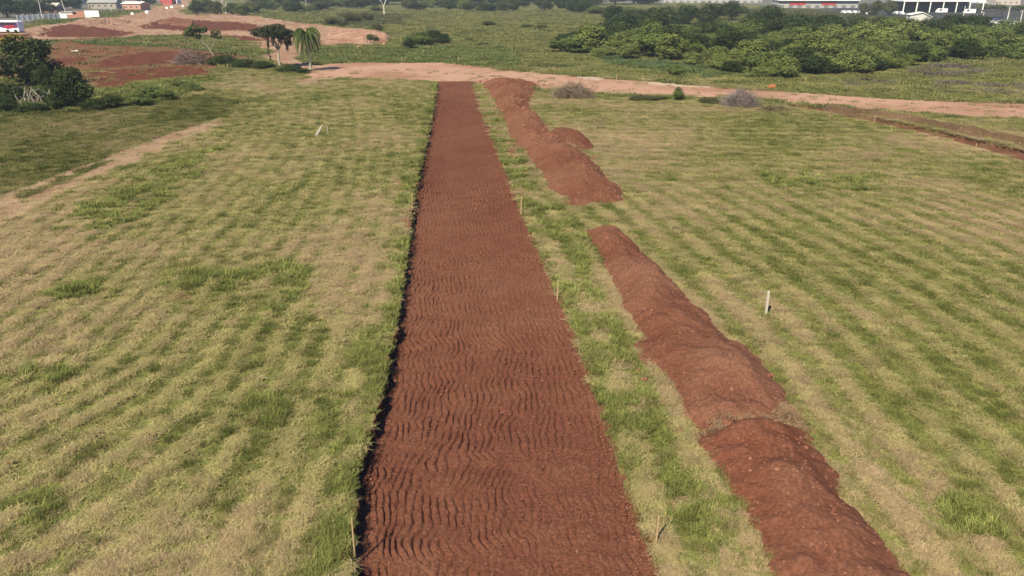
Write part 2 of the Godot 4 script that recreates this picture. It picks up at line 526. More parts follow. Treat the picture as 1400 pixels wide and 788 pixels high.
# ---------------------------------------------------------------- heaps of soil
# spine: rows of [left u, left v, right u, right v, height]
func mound(called: String, spine: Array, seed_x: float, label: String, dark: Color, pale: Color, group: String, clods := 60.0) -> void:
	var pts := []
	for s in spine:
		pts.append([at(s[0], s[1]), at(s[2], s[3]), s[4]])
	var centre: Vector3 = (pts[pts.size() / 2][0] + pts[pts.size() / 2][1]) * 0.5
	var length := 0.0
	var lens := [0.0]
	for k in pts.size() - 1:
		length += ((pts[k + 1][0] + pts[k + 1][1]) * 0.5 - (pts[k][0] + pts[k][1]) * 0.5).length()
		lens.append(length)
	var cell := maxf(0.05, -centre.z / 500.0)
	var rows := int(length / cell)
	var cols := 70
	var v := PackedVector3Array()
	var c := PackedColorArray()
	v.resize(rows * cols)
	c.resize(rows * cols)
	var seg := 0
	for r in rows:
		var s := length * r / (rows - 1)
		while seg < lens.size() - 2 and s > lens[seg + 1]: seg += 1
		var f: float = (s - lens[seg]) / (lens[seg + 1] - lens[seg])
		var a: Vector3 = pts[seg][0].lerp(pts[seg + 1][0], f)
		var b: Vector3 = pts[seg][1].lerp(pts[seg + 1][1], f)
		var h: float = lerpf(pts[seg][2], pts[seg + 1][2], smoothstep(0.0, 1.0, f))
		var ends := smoothstep(0.0, 1.0, minf(s, length - s) / 1.1)
		var out := 0.05 + 0.09 * nb.get_noise_2d(s * 0.5, seed_x) + 0.04 * nc.get_noise_2d(s * 0.8, seed_x)
		var out2 := 0.05 + 0.09 * nb.get_noise_2d(s * 0.5, seed_x + 77.0) + 0.04 * nc.get_noise_2d(s * 0.8, seed_x + 7.0)
		for q in cols:
			var t := float(q) / (cols - 1)
			var p := a.lerp(b, lerpf(-out, 1.0 + out2, t))
			var n1 := na.get_noise_2d(p.x * 2.0 + seed_x, p.z * 2.0)
			var n2 := nb.get_noise_2d(p.x + seed_x, p.z)
			var n3 := nc.get_noise_2d(p.x, p.z)
			var e := 1.0 - absf(2.0 * t - 1.06)
			var prof := smoothstep(0.0, 0.8, clampf(e * 1.1, 0.0, 1.0))
			prof = lerpf(clampf(e * 1.1, 0, 1), prof, 0.65)
			var y: float = h * ends * prof * (1.0 + 0.35 * n1 + 0.30 * n2) + (0.055 * n3 + 0.15 * n2) * minf(e * 4.0, 1.0) - 0.10 * (1.0 - minf(e * 5.0, 1.0))
			if r == 0 or r == rows - 1 or q == 0 or q == cols - 1: y = -0.3
			p.y = y
			var k := r * cols + q
			v[k] = p - centre
			c[k] = dark.lerp(pale, clampf(0.45 + 0.8 * n1 + 0.5 * n2 + 0.3 * n3, 0, 1))
	var root := thing(called, centre, label, "soil heap", group)
	part("soil_body", grid_mesh(v, c, rows, cols), M.soil, root)
	# clods and stones lying on it
	var big: float = maxf(1.0, -centre.z / 45.0)
	var n := int(length * clods)
	var buf := PackedFloat32Array()
	for k in n:
		var r := rng.randi_range(2, rows - 3)
		var q := clampi(int(rng.randfn(0.0, 1.0) * 20.0) + (cols if rng.randf() < 0.5 else 0), 2, cols - 3)
		if rng.randf() < 0.4: q = rng.randi_range(3, cols - 4)
		var p := v[r * cols + q]
		if rng.randf() < 0.3:     # crumbs that rolled off
			var lo := rng.randf() < 0.5
			var out_by := absf(rng.randfn()) * 0.35 * big
			p = v[r * cols + (3 if lo else cols - 4)] + (v[r * cols + 1] - v[r * cols + cols - 2]).normalized() * (out_by if lo else -out_by)
			p.y = 0.02 - centre.y
		var sz := rng.randf_range(0.015, 0.045) * big * (2.3 if rng.randf() < 0.04 else 1.0)
		add_copy(buf, p + Vector3(0, sz * 0.2, 0), rng.randf() * TAU, Vector3(sz, sz * rng.randf_range(0.6, 0.9), sz * rng.randf_range(0.7, 1.2)), dark.lerp(pale, rng.randf() * 0.8))
	var cl := scatter("clods", clod_mesh, M.clod, buf, root)
	cl.set_meta("kind", "stuff")

func add_copy(buf: PackedFloat32Array, p: Vector3, turn: float, s: Vector3, col: Color, lean := 0.0) -> void:
	var b := Basis.from_euler(Vector3(lean, turn, 0)).scaled_local(s)
	buf.append_array(PackedFloat32Array([b.x.x, b.y.x, b.z.x, p.x, b.x.y, b.y.y, b.z.y, p.y, b.x.z, b.y.z, b.z.z, p.z, col.r, col.g, col.b, 1.0]))

func scatter(called: String, mesh: Mesh, m: Material, buf: PackedFloat32Array, parent: Node3D = self) -> MultiMeshInstance3D:
	var mm := MultiMesh.new()
	mm.transform_format = MultiMesh.TRANSFORM_3D
	mm.use_colors = true
	mm.mesh = mesh
	mm.instance_count = buf.size() / 16
	mm.buffer = buf
	var o := MultiMeshInstance3D.new()
	o.name = called if parent != self else numbered(called)
	o.multimesh = mm
	o.material_override = m
	parent.add_child(o, true)
	return o

var clod_mesh: ArrayMesh
func make_clod() -> ArrayMesh:
	var s := Shape.new()
	var g := []
	for k in 6:
		var ring := []
		for j in 7:
			var th := PI * k / 5.0
			var ph := TAU * j / 7.0
			var d := Vector3(sin(th) * cos(ph), cos(th), sin(th) * sin(ph))
			ring.append(d * (1.0 + 0.55 * nb.get_noise_3dv(d * 2.0 + Vector3(4, 4, 4))))
		g.append(ring)
	for k in 5:
		for j in 7: s.quad(g[k][j], g[k][(j + 1) % 7], g[k + 1][(j + 1) % 7], g[k + 1][j])
	return s.mesh()

# ---------------------------------------------------------------- grass
func tuft(s: int, n: int, spread: float, low: float, high: float, wide: float, flat: float) -> ArrayMesh:
	var r := RandomNumberGenerator.new()
	r.seed = s
	var sh := Shape.new()
	for k in n:
		var a := r.randf() * TAU
		var p := Vector3(cos(a), 0, sin(a)) * spread * sqrt(r.randf())
		var b := r.randf() * TAU
		var dir := Vector3(cos(b), 0, sin(b))
		var h := r.randf_range(low, high)
		var side := Vector3(-dir.z, 0, dir.x) * wide * r.randf_range(0.7, 1.3)
		var lean := r.randf_range(0.15, 0.9) * h * (1.0 + flat)
		var t := r.randf_range(0.72, 1.18)
		var col := Color(t * r.randf_range(0.92, 1.08), t, t * r.randf_range(0.85, 1.1))
		if flat > 1.0:      # a strand lying on the ground
			var e := p + dir * h
			e.y = r.randf_range(0.01, 0.07)
			p.y = r.randf_range(0.015, 0.05)
			var m := p.lerp(e, 0.5) + Vector3(r.randf_range(-0.03, 0.03), r.randf_range(0.01, 0.05), r.randf_range(-0.03, 0.03))
			sh.quad(p - side, p + side, m + side, m - side, col)
			sh.quad(m - side, m + side, e + side * 0.4, e - side * 0.4, col)
		else:
			var m := p + dir * lean * 0.4 + Vector3(0, h * 0.62, 0)
			var e := p + dir * lean + Vector3(0, h, 0)
			sh.quad(p - side, p + side, m + side * 0.7, m - side * 0.7, col)
			sh.tri(m - side * 0.7, m + side * 0.7, e, col)
	return sh.mesh()

func build_grass() -> void:
	var mown := [PackedFloat32Array(), PackedFloat32Array()]
	var hay := [PackedFloat32Array(), PackedFloat32Array()]
	var tall := [PackedFloat32Array(), PackedFloat32Array()]
	var d := 13.0
	while d < 134.0:
		var step := d * 0.02
		var dens := 78.0 * pow(18.0 / d, 1.35)
		var size := pow(d / 18.0, 0.62)
		var half := d * 0.80 + 4.0
		var n := int(step * 2.0 * half * dens)
		for k in n:
			var z := -(d + rng.randf() * step)
			var x := rng.randf_range(-half, half)
			var l := along(edge_left, z)
			var r := along(edge_right, z)
			if z > -117.0 and x > l + 0.02 and x < r - 0.05: continue
			var n1 := na.get_noise_2d(x, z)
			var n2 := nb.get_noise_2d(x, z)
			var n3 := nc.get_noise_2d(x, z)
			var id := look(warp_x(x, z, n1, n2, n3), warp_z(z, n1, n2))
			var right := x > r
			var lush := 0.0
			var h := 0.3
			if id == MOWN or id == VERGE or id == DARKMOWN:
				h = windrow(x, z, right)
				lush = lushness(x, z)
				# uncut fringe along the lip of the cut
				var lip := minf(absf(x - l), 9.0)
				if z > -117.0 and lip < 0.45 + 1.0 * n2 and x < l: lush = maxf(lush, 0.8 * (1.0 - lip))
			elif id == ROAD or id == SAND or id == BARE or id == TRENCH or id == RED:
				if rng.randf() > 0.03 + maxf(n2, 0.0) * 0.08: continue
			elif id == SPOT or id == TRACK or id == RUSSET:
				if rng.randf() > (0.05 if id == TRACK else 0.22): continue
			var y := ground_height(id, x, z, n1, n2, n3) - 0.01
			var dark := 0.7 if id == DARKMOWN else 1.0
			if id == DARKMOWN: h *= 0.35
			var pick := rng.randf()
			var v := rng.randf_range(0.68, 1.28) * (1.0 + 0.35 * n1)
			var turn := rng.randf() * TAU
			if (lush > 0.25 and pick < lush * 0.75) or (id == VERGE and pick < 0.12 + 0.9 * n2) or (id == SCRUB or id == LUSH) and pick < 0.5:
				var hgt := (0.85 if id == VERGE else 1.0) * (0.6 + 0.6 * rng.randf()) * (1.0 + 0.6 * n2)
				var col := GREEN.lerp(DEEP, clampf(0.25 + 1.1 * n3 + 0.4 * n2, 0, 0.85)) if rng.randf() < 0.8 else STUBBLE
				col = col.lerp(STUBBLE, 0.45 if id == VERGE else 0.3)
				add_copy(tall[rng.randi() & 1], Vector3(x, y, z), turn, Vector3(size, lerpf(size, 1.0, 0.6) * hgt, size) * 0.9, col * v * dark)
			elif pick < (0.0 + 0.58 * h if right else 0.05 + 0.46 * h) + 0.55 * n3 + 0.4 * n1 - 0.5 * lush and id != SCRUB:
				var col := HAY.lerp(HAY_BROWN, clampf((0.42 if right else 0.22) + 1.6 * n1 + 1.1 * n3, 0, 1))
				add_copy(hay[rng.randi() & 1], Vector3(x, y + 0.05 * h, z), turn, Vector3(size, 0.7 + 0.5 * h, size), col * v * 1.08 * dark)
			else:
				var col := STUBBLE.lerp(GREEN, clampf(0.42 + 1.5 * n2 - 0.3 * h, 0, 1)).lerp(HAY, clampf(0.12 + 0.5 * n1 + 0.35 * h, 0, 0.6))
				add_copy(mown[rng.randi() & 1], Vector3(x, y, z), turn, Vector3(size, lerpf(size, 1.0, 0.6) * maxf(0.35, 1.0 + 1.0 * n2 + 2.6 * n3), size), col.lerp(GREEN * 0.72, clampf(n3 * 2.2 - 1.0 * streak, 0, 0.7)) * v * dark)  # darker green streaks paint the shade in the mowing rows
		d += step
	var gm := mat(Color.WHITE, 0.85, true)
	gm.metallic_specular = 0.15
	gm.backlight_enabled = true
	gm.backlight = Color(0.25, 0.25, 0.2)
	M.grass = gm
	for k in 2:
		tag(scatter("mown_grass", tuft(10 + k, 38, 0.18, 0.025, 0.095, 0.005, 0.6), gm, mown[k]), "short green stubble of the mown field", "grass", "", "stuff")
		tag(scatter("hay_litter", tuft(20 + k, 38, 0.20, 0.10, 0.30, 0.0045, 2.0), gm, hay[k]), "dry straw lying in windrows on the mown field", "hay", "", "stuff")
		tag(scatter("tall_grass", tuft(30 + k, 26, 0.17, 0.10, 0.30, 0.009, 0.9), gm, tall[k]), "longer green grass left along the cut and in damp patches", "grass", "", "stuff")
	print("grass ", mown[0].size() / 8, " ", hay[0].size() / 8, " ", tall[0].size() / 8)
	# rough grassland beyond the dirt road
	var far := [PackedFloat32Array(), PackedFloat32Array()]
	d = 84.0
	while d < 420.0:
		var step := d * 0.02
		var half := d * 0.80 + 4.0
		var n := int(step * 2.0 * half * 2.2 * pow(110.0 / d, 1.7))
		for k in n:
			var z := -(d + rng.randf() * step)
			var x := rng.randf_range(-half, half)
			var n1 := na.get_noise_2d(x, z)
			var n2 := nb.get_noise_2d(x * 0.5, z * 0.5)
			var id := look(warp_x(x, z, n1, nb.get_noise_2d(x, z), 0.0), warp_z(z, n1, nb.get_noise_2d(x, z)))
			if not (id == ROUGH or id == LUSH or id == SCRUB or id == GREYSCRUB or id == PALEGRASS or id == RUSSET and rng.randf() < 0.1): continue
			var col := ground_color(id, x, z, n1, n2, rng.randf_range(-0.4, 0.4))
			var s := rng.randf_range(0.55, 1.1) * sqrt(d / 110.0) * (1.0 + 1.2 * maxf(n2, -0.4))
			add_copy(far[rng.randi() & 1], Vector3(x, -0.02, z), rng.randf() * TAU, Vector3(s, s * rng.randf_range(0.5, 1.1), s), col * rng.randf_range(0.75, 1.25))
		d += step
	for k in 2:
		tag(scatter("rough_grass", tuft(40 + k, 60, 0.85, 0.10, 0.40, 0.035, 0.9), gm, far[k]), "uneven uncut grass of the land beyond the dirt road", "grass", "", "stuff")
	# crumbs of soil on the graded strip and at its lips
	var buf := PackedFloat32Array()
	for k in 5500:
		var z := -13.0 * pow(9.0, pow(rng.randf(), 1.3))
		var l := along(edge_left, z)
		var r := along(edge_right, z)
		var t := rng.randf()
		if rng.randf() < 0.30: t = 0.985 + rng.randfn(0.0, 0.02)
		elif rng.randf() < 0.2: t = 0.02 + absf(rng.randfn(0.0, 0.02))
		t = clampf(t, 0.01, 1.03)
		var sz := rng.randf_range(0.010, 0.026) * pow(-z / 15.0, 0.5) * (1.8 if rng.randf() < 0.07 else 1.0)
		add_copy(buf, Vector3(lerpf(l, r, t), (strip_floor(t) + 0.03) if t < 0.99 else 0.0, z), rng.randf() * TAU, Vector3(sz, sz * 0.75, sz), SOIL.lerp(SOIL_PALE, rng.randf() * 0.6))
	tag(scatter("soil_clods", clod_mesh, M.clod, buf), "small crumbs of red soil strewn over the graded strip", "soil clods", "", "stuff")

func _ready() -> void:
	rng.seed = 7
	na.seed = 11; na.frequency = 0.045; na.fractal_octaves = 3
	nb.seed = 12; nb.frequency = 0.28; nb.fractal_octaves = 3
	nc.seed = 13; nc.frequency = 1.3; nc.fractal_octaves = 3
	nd.seed = 14; nd.frequency = 0.01
	var cam := Camera3D.new()
	cam.name = "camera"
	cam.position = Vector3(0, EYE, 0)
	cam.rotation = Vector3(-PITCH, 0, 0)
	cam.fov = rad_to_deg(2.0 * atan(394.0 / FOCAL))
	cam.near = 0.5
	cam.far = 9000.0
	cam.current = true
	add_child(cam)
	var env := Environment.new()
	env.background_mode = Environment.BG_SKY
	var sky := ProceduralSkyMaterial.new()
	sky.sky_top_color = Color(0.30, 0.48, 0.78)
	sky.sky_horizon_color = Color(0.72, 0.80, 0.88)
	sky.ground_horizon_color = Color(0.45, 0.42, 0.36)
	sky.ground_bottom_color = Color(0.30, 0.27, 0.22)
	sky.sky_energy_multiplier = 0.68
	env.sky = Sky.new()
	env.sky.sky_material = sky
	env.tonemap_mode = Environment.TONE_MAPPER_LINEAR
	env.tonemap_exposure = 2.25
	env.fog_enabled = true
	env.fog_light_color = Color(0.80, 0.86, 0.92)
	env.fog_density = 0.00022
	env.sdfgi_enabled = true
	env.ssao_enabled = true
	env.ssil_enabled = true
	var we := WorldEnvironment.new()
	we.name = "world"
	we.environment = env
	add_child(we)
	var sun := DirectionalLight3D.new()
	sun.name = "sun"
	sun.light_energy = 1.35
	sun.light_color = Color(1.0, 0.95, 0.84)
	sun.light_angular_distance = 0.6
	sun.shadow_enabled = true
	add_child(sun)
	var down := Vector3(0.50, 0.0, -0.866) * cos(deg_to_rad(47.0)) + Vector3(0, -sin(deg_to_rad(47.0)), 0)
	sun.look_at_from_position(Vector3.ZERO, down)

	var t0 := Time.get_ticks_msec()
	map_ground()
	print("map ", Time.get_ticks_msec() - t0)
	build_ground()
	print("ground ", Time.get_ticks_msec() - t0)
	build_strip()
	M.clod = mat(Color.WHITE, 0.95, true)
	clod_mesh = make_clod()
	build_mounds()
	print("soil ", Time.get_ticks_msec() - t0)
	build_grass()
	print("grass ", Time.get_ticks_msec() - t0)
	build_plants()
	build_town()
	build_stakes()
	print("all ", Time.get_ticks_msec() - t0)

func build_mounds() -> void:
	var g := "soil heaps along the graded strip"
	mound("soil_heap", [[1085, 860, 1310, 860, 0.5], [1040, 788, 1245, 788, 0.55], [1000, 690, 1172, 690, 0.62], [962, 628, 1118, 615, 0.85], [940, 600, 1098, 588, 0.85], [928, 584, 1088, 572, 0.25]], 5.0, "smooth long red soil heap ending at a ridge of torn turf", SOIL * 1.06, SOIL_PALE * 1.06, g)
	mound("soil_heap", [[950, 606, 1092, 596, 0.15], [915, 570, 1084, 560, 0.5], [895, 535, 1062, 530, 0.72], [870, 480, 1005, 470, 0.68], [835, 400, 935, 405, 0.66], [812, 340, 870, 338, 0.7], [798, 314, 838, 310, 0.3]], 25.0, "lumpy red soil heap tapering to a point between the weedy verge and the pale post", SOIL, SOIL_PALE, g)
	mound("soil_heap", [[775, 284, 846, 280, 0.3], [745, 258, 852, 268, 0.9], [724, 225, 820, 232, 1.1], [716, 205, 795, 212, 0.9]], 45.0, "rounded red soil heap with dry roots, facing the gap in the heaps", SOIL, SOIL_PALE, g)
	mound("soil_heap", [[716, 218, 790, 212, 0.4], [700, 192, 768, 196, 1.0], [688, 165, 745, 175, 1.0], [672, 135, 722, 145, 1.0], [655, 116, 735, 118, 1.0], [660, 110, 725, 111, 0.5]], 65.0, "long red soil heap reaching the dirt road", SOIL, SOIL_PALE, g)
	mound("soil_heap", [[752, 190, 800, 209, 0.4], [745, 183, 812, 200, 1.0], [752, 178, 800, 188, 0.5]], 85.0, "small dark red soil heap bulging onto the mown field", SOIL * 0.85, SOIL_PALE * 0.85, g)
	mound("soil_bank", [[440, 63, 450, 38, 0.3], [470, 62, 480, 40, 0.9], [500, 63, 505, 42, 1.4], [522, 61, 527, 46, 1.0], [531, 58, 533, 50, 0.3]], 105.0, "pale pinkish earth bank with a dark bush at its end", Color(0.26, 0.13, 0.085), Color(0.44, 0.29, 0.20), "", 6.0)
	mound("soil_ridge", [[1118, 152, 1128, 144, 0.3], [1200, 161, 1210, 154, 0.4], [1300, 181, 1312, 172, 0.42], [1400, 204, 1415, 194, 0.45], [1560, 243, 1580, 230, 0.45]], 125.0, "low brown ridge of dug soil beside the narrow trench", Color(0.105, 0.068, 0.038), Color(0.18, 0.115, 0.068), "")
	mound("rubble_heap", [[98, 33, 100, 29, 0.3], [120, 34, 120, 28, 1.2], [140, 34, 142, 28, 1.3], [165, 33, 168, 28, 0.9], [178, 32, 180, 29, 0.2]], 145.0, "reddish rubble heap on the bare ground before the brick ruin", Color(0.19, 0.10, 0.065), Color(0.34, 0.22, 0.16), "", 20.0)
	mound("rubble_heap", [[214, 33, 216, 27, 0.3], [235, 34, 240, 27, 1.3], [262, 36, 266, 29, 0.4]], 165.0, "dark red heap of earth on the pale bare ground", Color(0.12, 0.05, 0.03), Color(0.22, 0.11, 0.07), "")

# ---------------------------------------------------------------- plants
func leaf_crown(s: int, blobs: Array, n: int, leaf: float, palette: Array, hollow := 0.55, droop := 0.0) -> ArrayMesh:
	var r := RandomNumberGenerator.new()
	r.seed = s
	var sh := Shape.new()
	var total := 0.0
	for b in blobs: total += b[1].x * b[1].z
	for b in blobs:
		var o: Vector3 = b[0]
		var rad: Vector3 = b[1]
		var m := int(n * rad.x * rad.z / total)
		var tone := r.randf_range(0.85, 1.15)
		for k in m:
			var d := Vector3(r.randfn(), r.randfn(), r.randfn()).normalized()
			var lump := 1.0 + 0.55 * nb.get_noise_3dv(d * 4.0 + o * 9.0 + Vector3(s, 0, 0))
			var p := o + d * rad * lump * lerpf(hollow, 1.0, sqrt(r.randf()))
			var nrm := (d + Vector3(r.randfn(), r.randfn() + 0.5, r.randfn()) * 0.55).normalized()
			var t := nrm.cross(Vector3(r.randfn(), r.randfn(), r.randfn())).normalized()
			if droop > 0.0: t = (t + Vector3.DOWN * droop).normalized()
			var u := nrm.cross(t).normalized()
			var sz := leaf * r.randf_range(0.6, 1.35)
			var c: Color = palette[r.randi() % palette.size()] * tone * r.randf_range(0.8, 1.2)
			sh.quad(p - t * sz, p - u * sz * 0.5, p + t * sz, p + u * sz * 0.55, c)
	return sh.mesh()

func limbs(s: int, height: float, base: float, n: int, reach: float, c: Color, fork := 0.45) -> ArrayMesh:
	var r := RandomNumberGenerator.new()
	r.seed = s
	var sh := Shape.new()
	var lean := Vector3(r.randf_range(-0.06, 0.06), 0, r.randf_range(-0.06, 0.06)) * height
	sh.tube([Vector3(0, -0.02 * height, 0), lean * 0.4 + Vector3(0, height * fork, 0), lean + Vector3(0, height * 0.9, 0)], [base, base * 0.72, base * 0.15], 7, c)
	for k in n:
		var a := TAU * k / n + r.randf_range(-0.4, 0.4)
		var y := height * r.randf_range(fork * 0.75, 0.72)
		var o := lean * (y / height) + Vector3(0, y, 0)
		var d := Vector3(cos(a), r.randf_range(0.35, 0.9), sin(a)) * reach * r.randf_range(0.7, 1.1)
		var m := o + d * 0.5 + Vector3(0, -0.04 * height, 0)
		sh.tube([o, m, o + d], [base * 0.5, base * 0.3, base * 0.08], 5, c)
		for j in 3:
			var e := d.rotated(Vector3.UP, r.randf_range(-0.9, 0.9)) * r.randf_range(0.3, 0.55)
			sh.tube([m, m + e + Vector3(0, r.randf_range(0, 0.1) * height, 0)], [base * 0.22, base * 0.05], 4, c)
	return sh.mesh()

const DARK_LEAF := [Color(0.022, 0.034, 0.011), Color(0.032, 0.046, 0.015), Color(0.042, 0.058, 0.019)]
const MID_LEAF := [Color(0.064, 0.088, 0.022), Color(0.086, 0.112, 0.030), Color(0.106, 0.130, 0.038)]
const PALE_LEAF := [Color(0.110, 0.136, 0.036), Color(0.140, 0.158, 0.050), Color(0.085, 0.112, 0.030)]
const OLIVE_LEAF := [Color(0.060, 0.066, 0.025), Color(0.085, 0.085, 0.036), Color(0.045, 0.055, 0.020)]
var bushes := {}
var bush_crowns := {}

func bush_proto(kind: String, s: int) -> Array:      # crown one metre wide and one metre high, and its stems
	var key := "%s%d" % [kind, s]
	if not bush_crowns.has(key):
		var r := RandomNumberGenerator.new()
		r.seed = s * 31 + kind.length()
		var blobs := []
		for k in 9:
			var a := r.randf() * TAU
			var q := 0.32 * sqrt(r.randf())
			var w := r.randf_range(0.12, 0.22)
			blobs.append([Vector3(cos(a) * q, r.randf_range(0.16, 0.78 - q * 0.8), sin(a) * q), Vector3(w, w * r.randf_range(0.75, 1.0), w)])
		blobs.append([Vector3(0, 0.42, 0), Vector3(0.30, 0.36, 0.30)])
		var palette: Array = { "dark": DARK_LEAF, "mid": MID_LEAF, "pale": PALE_LEAF, "olive": OLIVE_LEAF}[kind]
		bush_crowns[key] = [leaf_crown(s, blobs, 5600, 0.026, palette), limbs(s, 0.7, 0.028, 5, 0.3, Color(0.10, 0.085, 0.065), 0.2)]
	return bush_crowns[key]

func bush(called: String, where: Vector3, w: float, h: float, kind: String, label: String, category: String, group := "") -> Node3D:
	var pr := bush_proto(kind, rng.randi_range(1, 4))
	var o := thing(called, where, label, category, group, rng.randf() * TAU)
	part("crown", pr[0], M.leaf, o)
	part("trunk" if category == "tree" else "stem", pr[1], M.bark, o)
	o.scale = Vector3(w, h, w)
	return o

func bush_px(called: String, u: float, v: float, wide: float, high: float, kind: String, label: String, category: String, group := "") -> Node3D:
	var m := metres(u, v)
	return bush(called, at(u, v) + Vector3(0, -0.05, 0), wide * m * 1.15, high * m * 1.12, kind, label, category, group)

func brush(called: String, u: float, v: float, wide: float, high: float, c: Color, label: String, n := 260, group := "") -> void:
	var m := metres(u, v)
	var sh := Shape.new()
	var w := wide * m * 0.5
	var h := high * m
	for k in n:
		var a := rng.randf() * TAU
		var q := sqrt(rng.randf())
		var p := Vector3(cos(a) * q * w, h * 0.8 * (1.0 - q * q) * sqrt(rng.randf()), sin(a) * q * w * 0.6)
		var d := Vector3(rng.randfn(), absf(rng.randfn()) * 0.7, rng.randfn()).normalized() * rng.randf_range(0.25, 0.6) * h
		var th := m * rng.randf_range(0.16, 0.36)
		var bend := p + d * 0.5 + Vector3(rng.randfn(), rng.randfn(), rng.randfn()) * 0.05 * h
		sh.tube([p, bend, p + d], [th, th * 0.7, th * 0.3], 3, c * rng.randf_range(0.6, 1.3))
	var o := thing(called, at(u, v), label, "brush heap", group)
	part("twigs", sh.mesh(), M.bark, o)
	var leaves := []
	for k in 5: leaves.append([Vector3(rng.randf_range(-0.7, 0.7) * w, h * rng.randf_range(0.1, 0.4), rng.randf_range(-0.3, 0.3) * w), Vector3(w * 0.32, h * 0.32, w * 0.25)])
	part("dry_leaves", leaf_crown(n, leaves, n, m * 0.9, [c * 0.8, c * 0.55, Color(0.06, 0.065, 0.03)]), M.leaf, o)

func bare_tree(u: float, v: float, high: float, label: String, s: int) -> void:
	var h := high * metres(u, v)
	var o := thing("dead_tree", at(u, v), label, "dead tree", "", 0.4 * s)
	var sh := Shape.new()
	var c := Color(0.52, 0.48, 0.42)
	var r := RandomNumberGenerator.new()
	r.seed = s
	var b := h * 0.034
	sh.tube([Vector3(0, -0.1, 0), Vector3(0.02 * h, h * 0.25, 0), Vector3(0.0, h * 0.48, 0)], [b * 1.25, b, b * 0.85], 7, c)
	part("trunk", sh.mesh(), M.bark, o)
	for k in 4:
		var e := Shape.new()
		var a := PI * k + r.randf_range(-0.5, 0.5)
		var p := Vector3(0, h * (0.44 if k < 2 else 0.62), 0) + (Vector3(0.1 * h * (1 if k == 2 else -1), 0, 0) if k > 1 else Vector3.ZERO)
		var d := Vector3(cos(a) * 0.28, 0.5 if k < 2 else 0.25, sin(a) * 0.2) * h
		e.tube([p, p + d * 0.5 + Vector3(0, 0.02 * h, 0), p + d], [b * (0.75 if k < 2 else 0.4), b * 0.5, b * 0.15], 6, c)
		for j in 3: e.tube([p + d * (0.4 + 0.2 * j), p + d * (0.4 + 0.2 * j) + Vector3(r.randf_range(-0.15, 0.15), r.randf_range(0.05, 0.2), r.randf_range(-0.12, 0.12)) * h], [b * 0.25, b * 0.06], 4, c)
		part("limb", e.mesh(), M.bark, o)

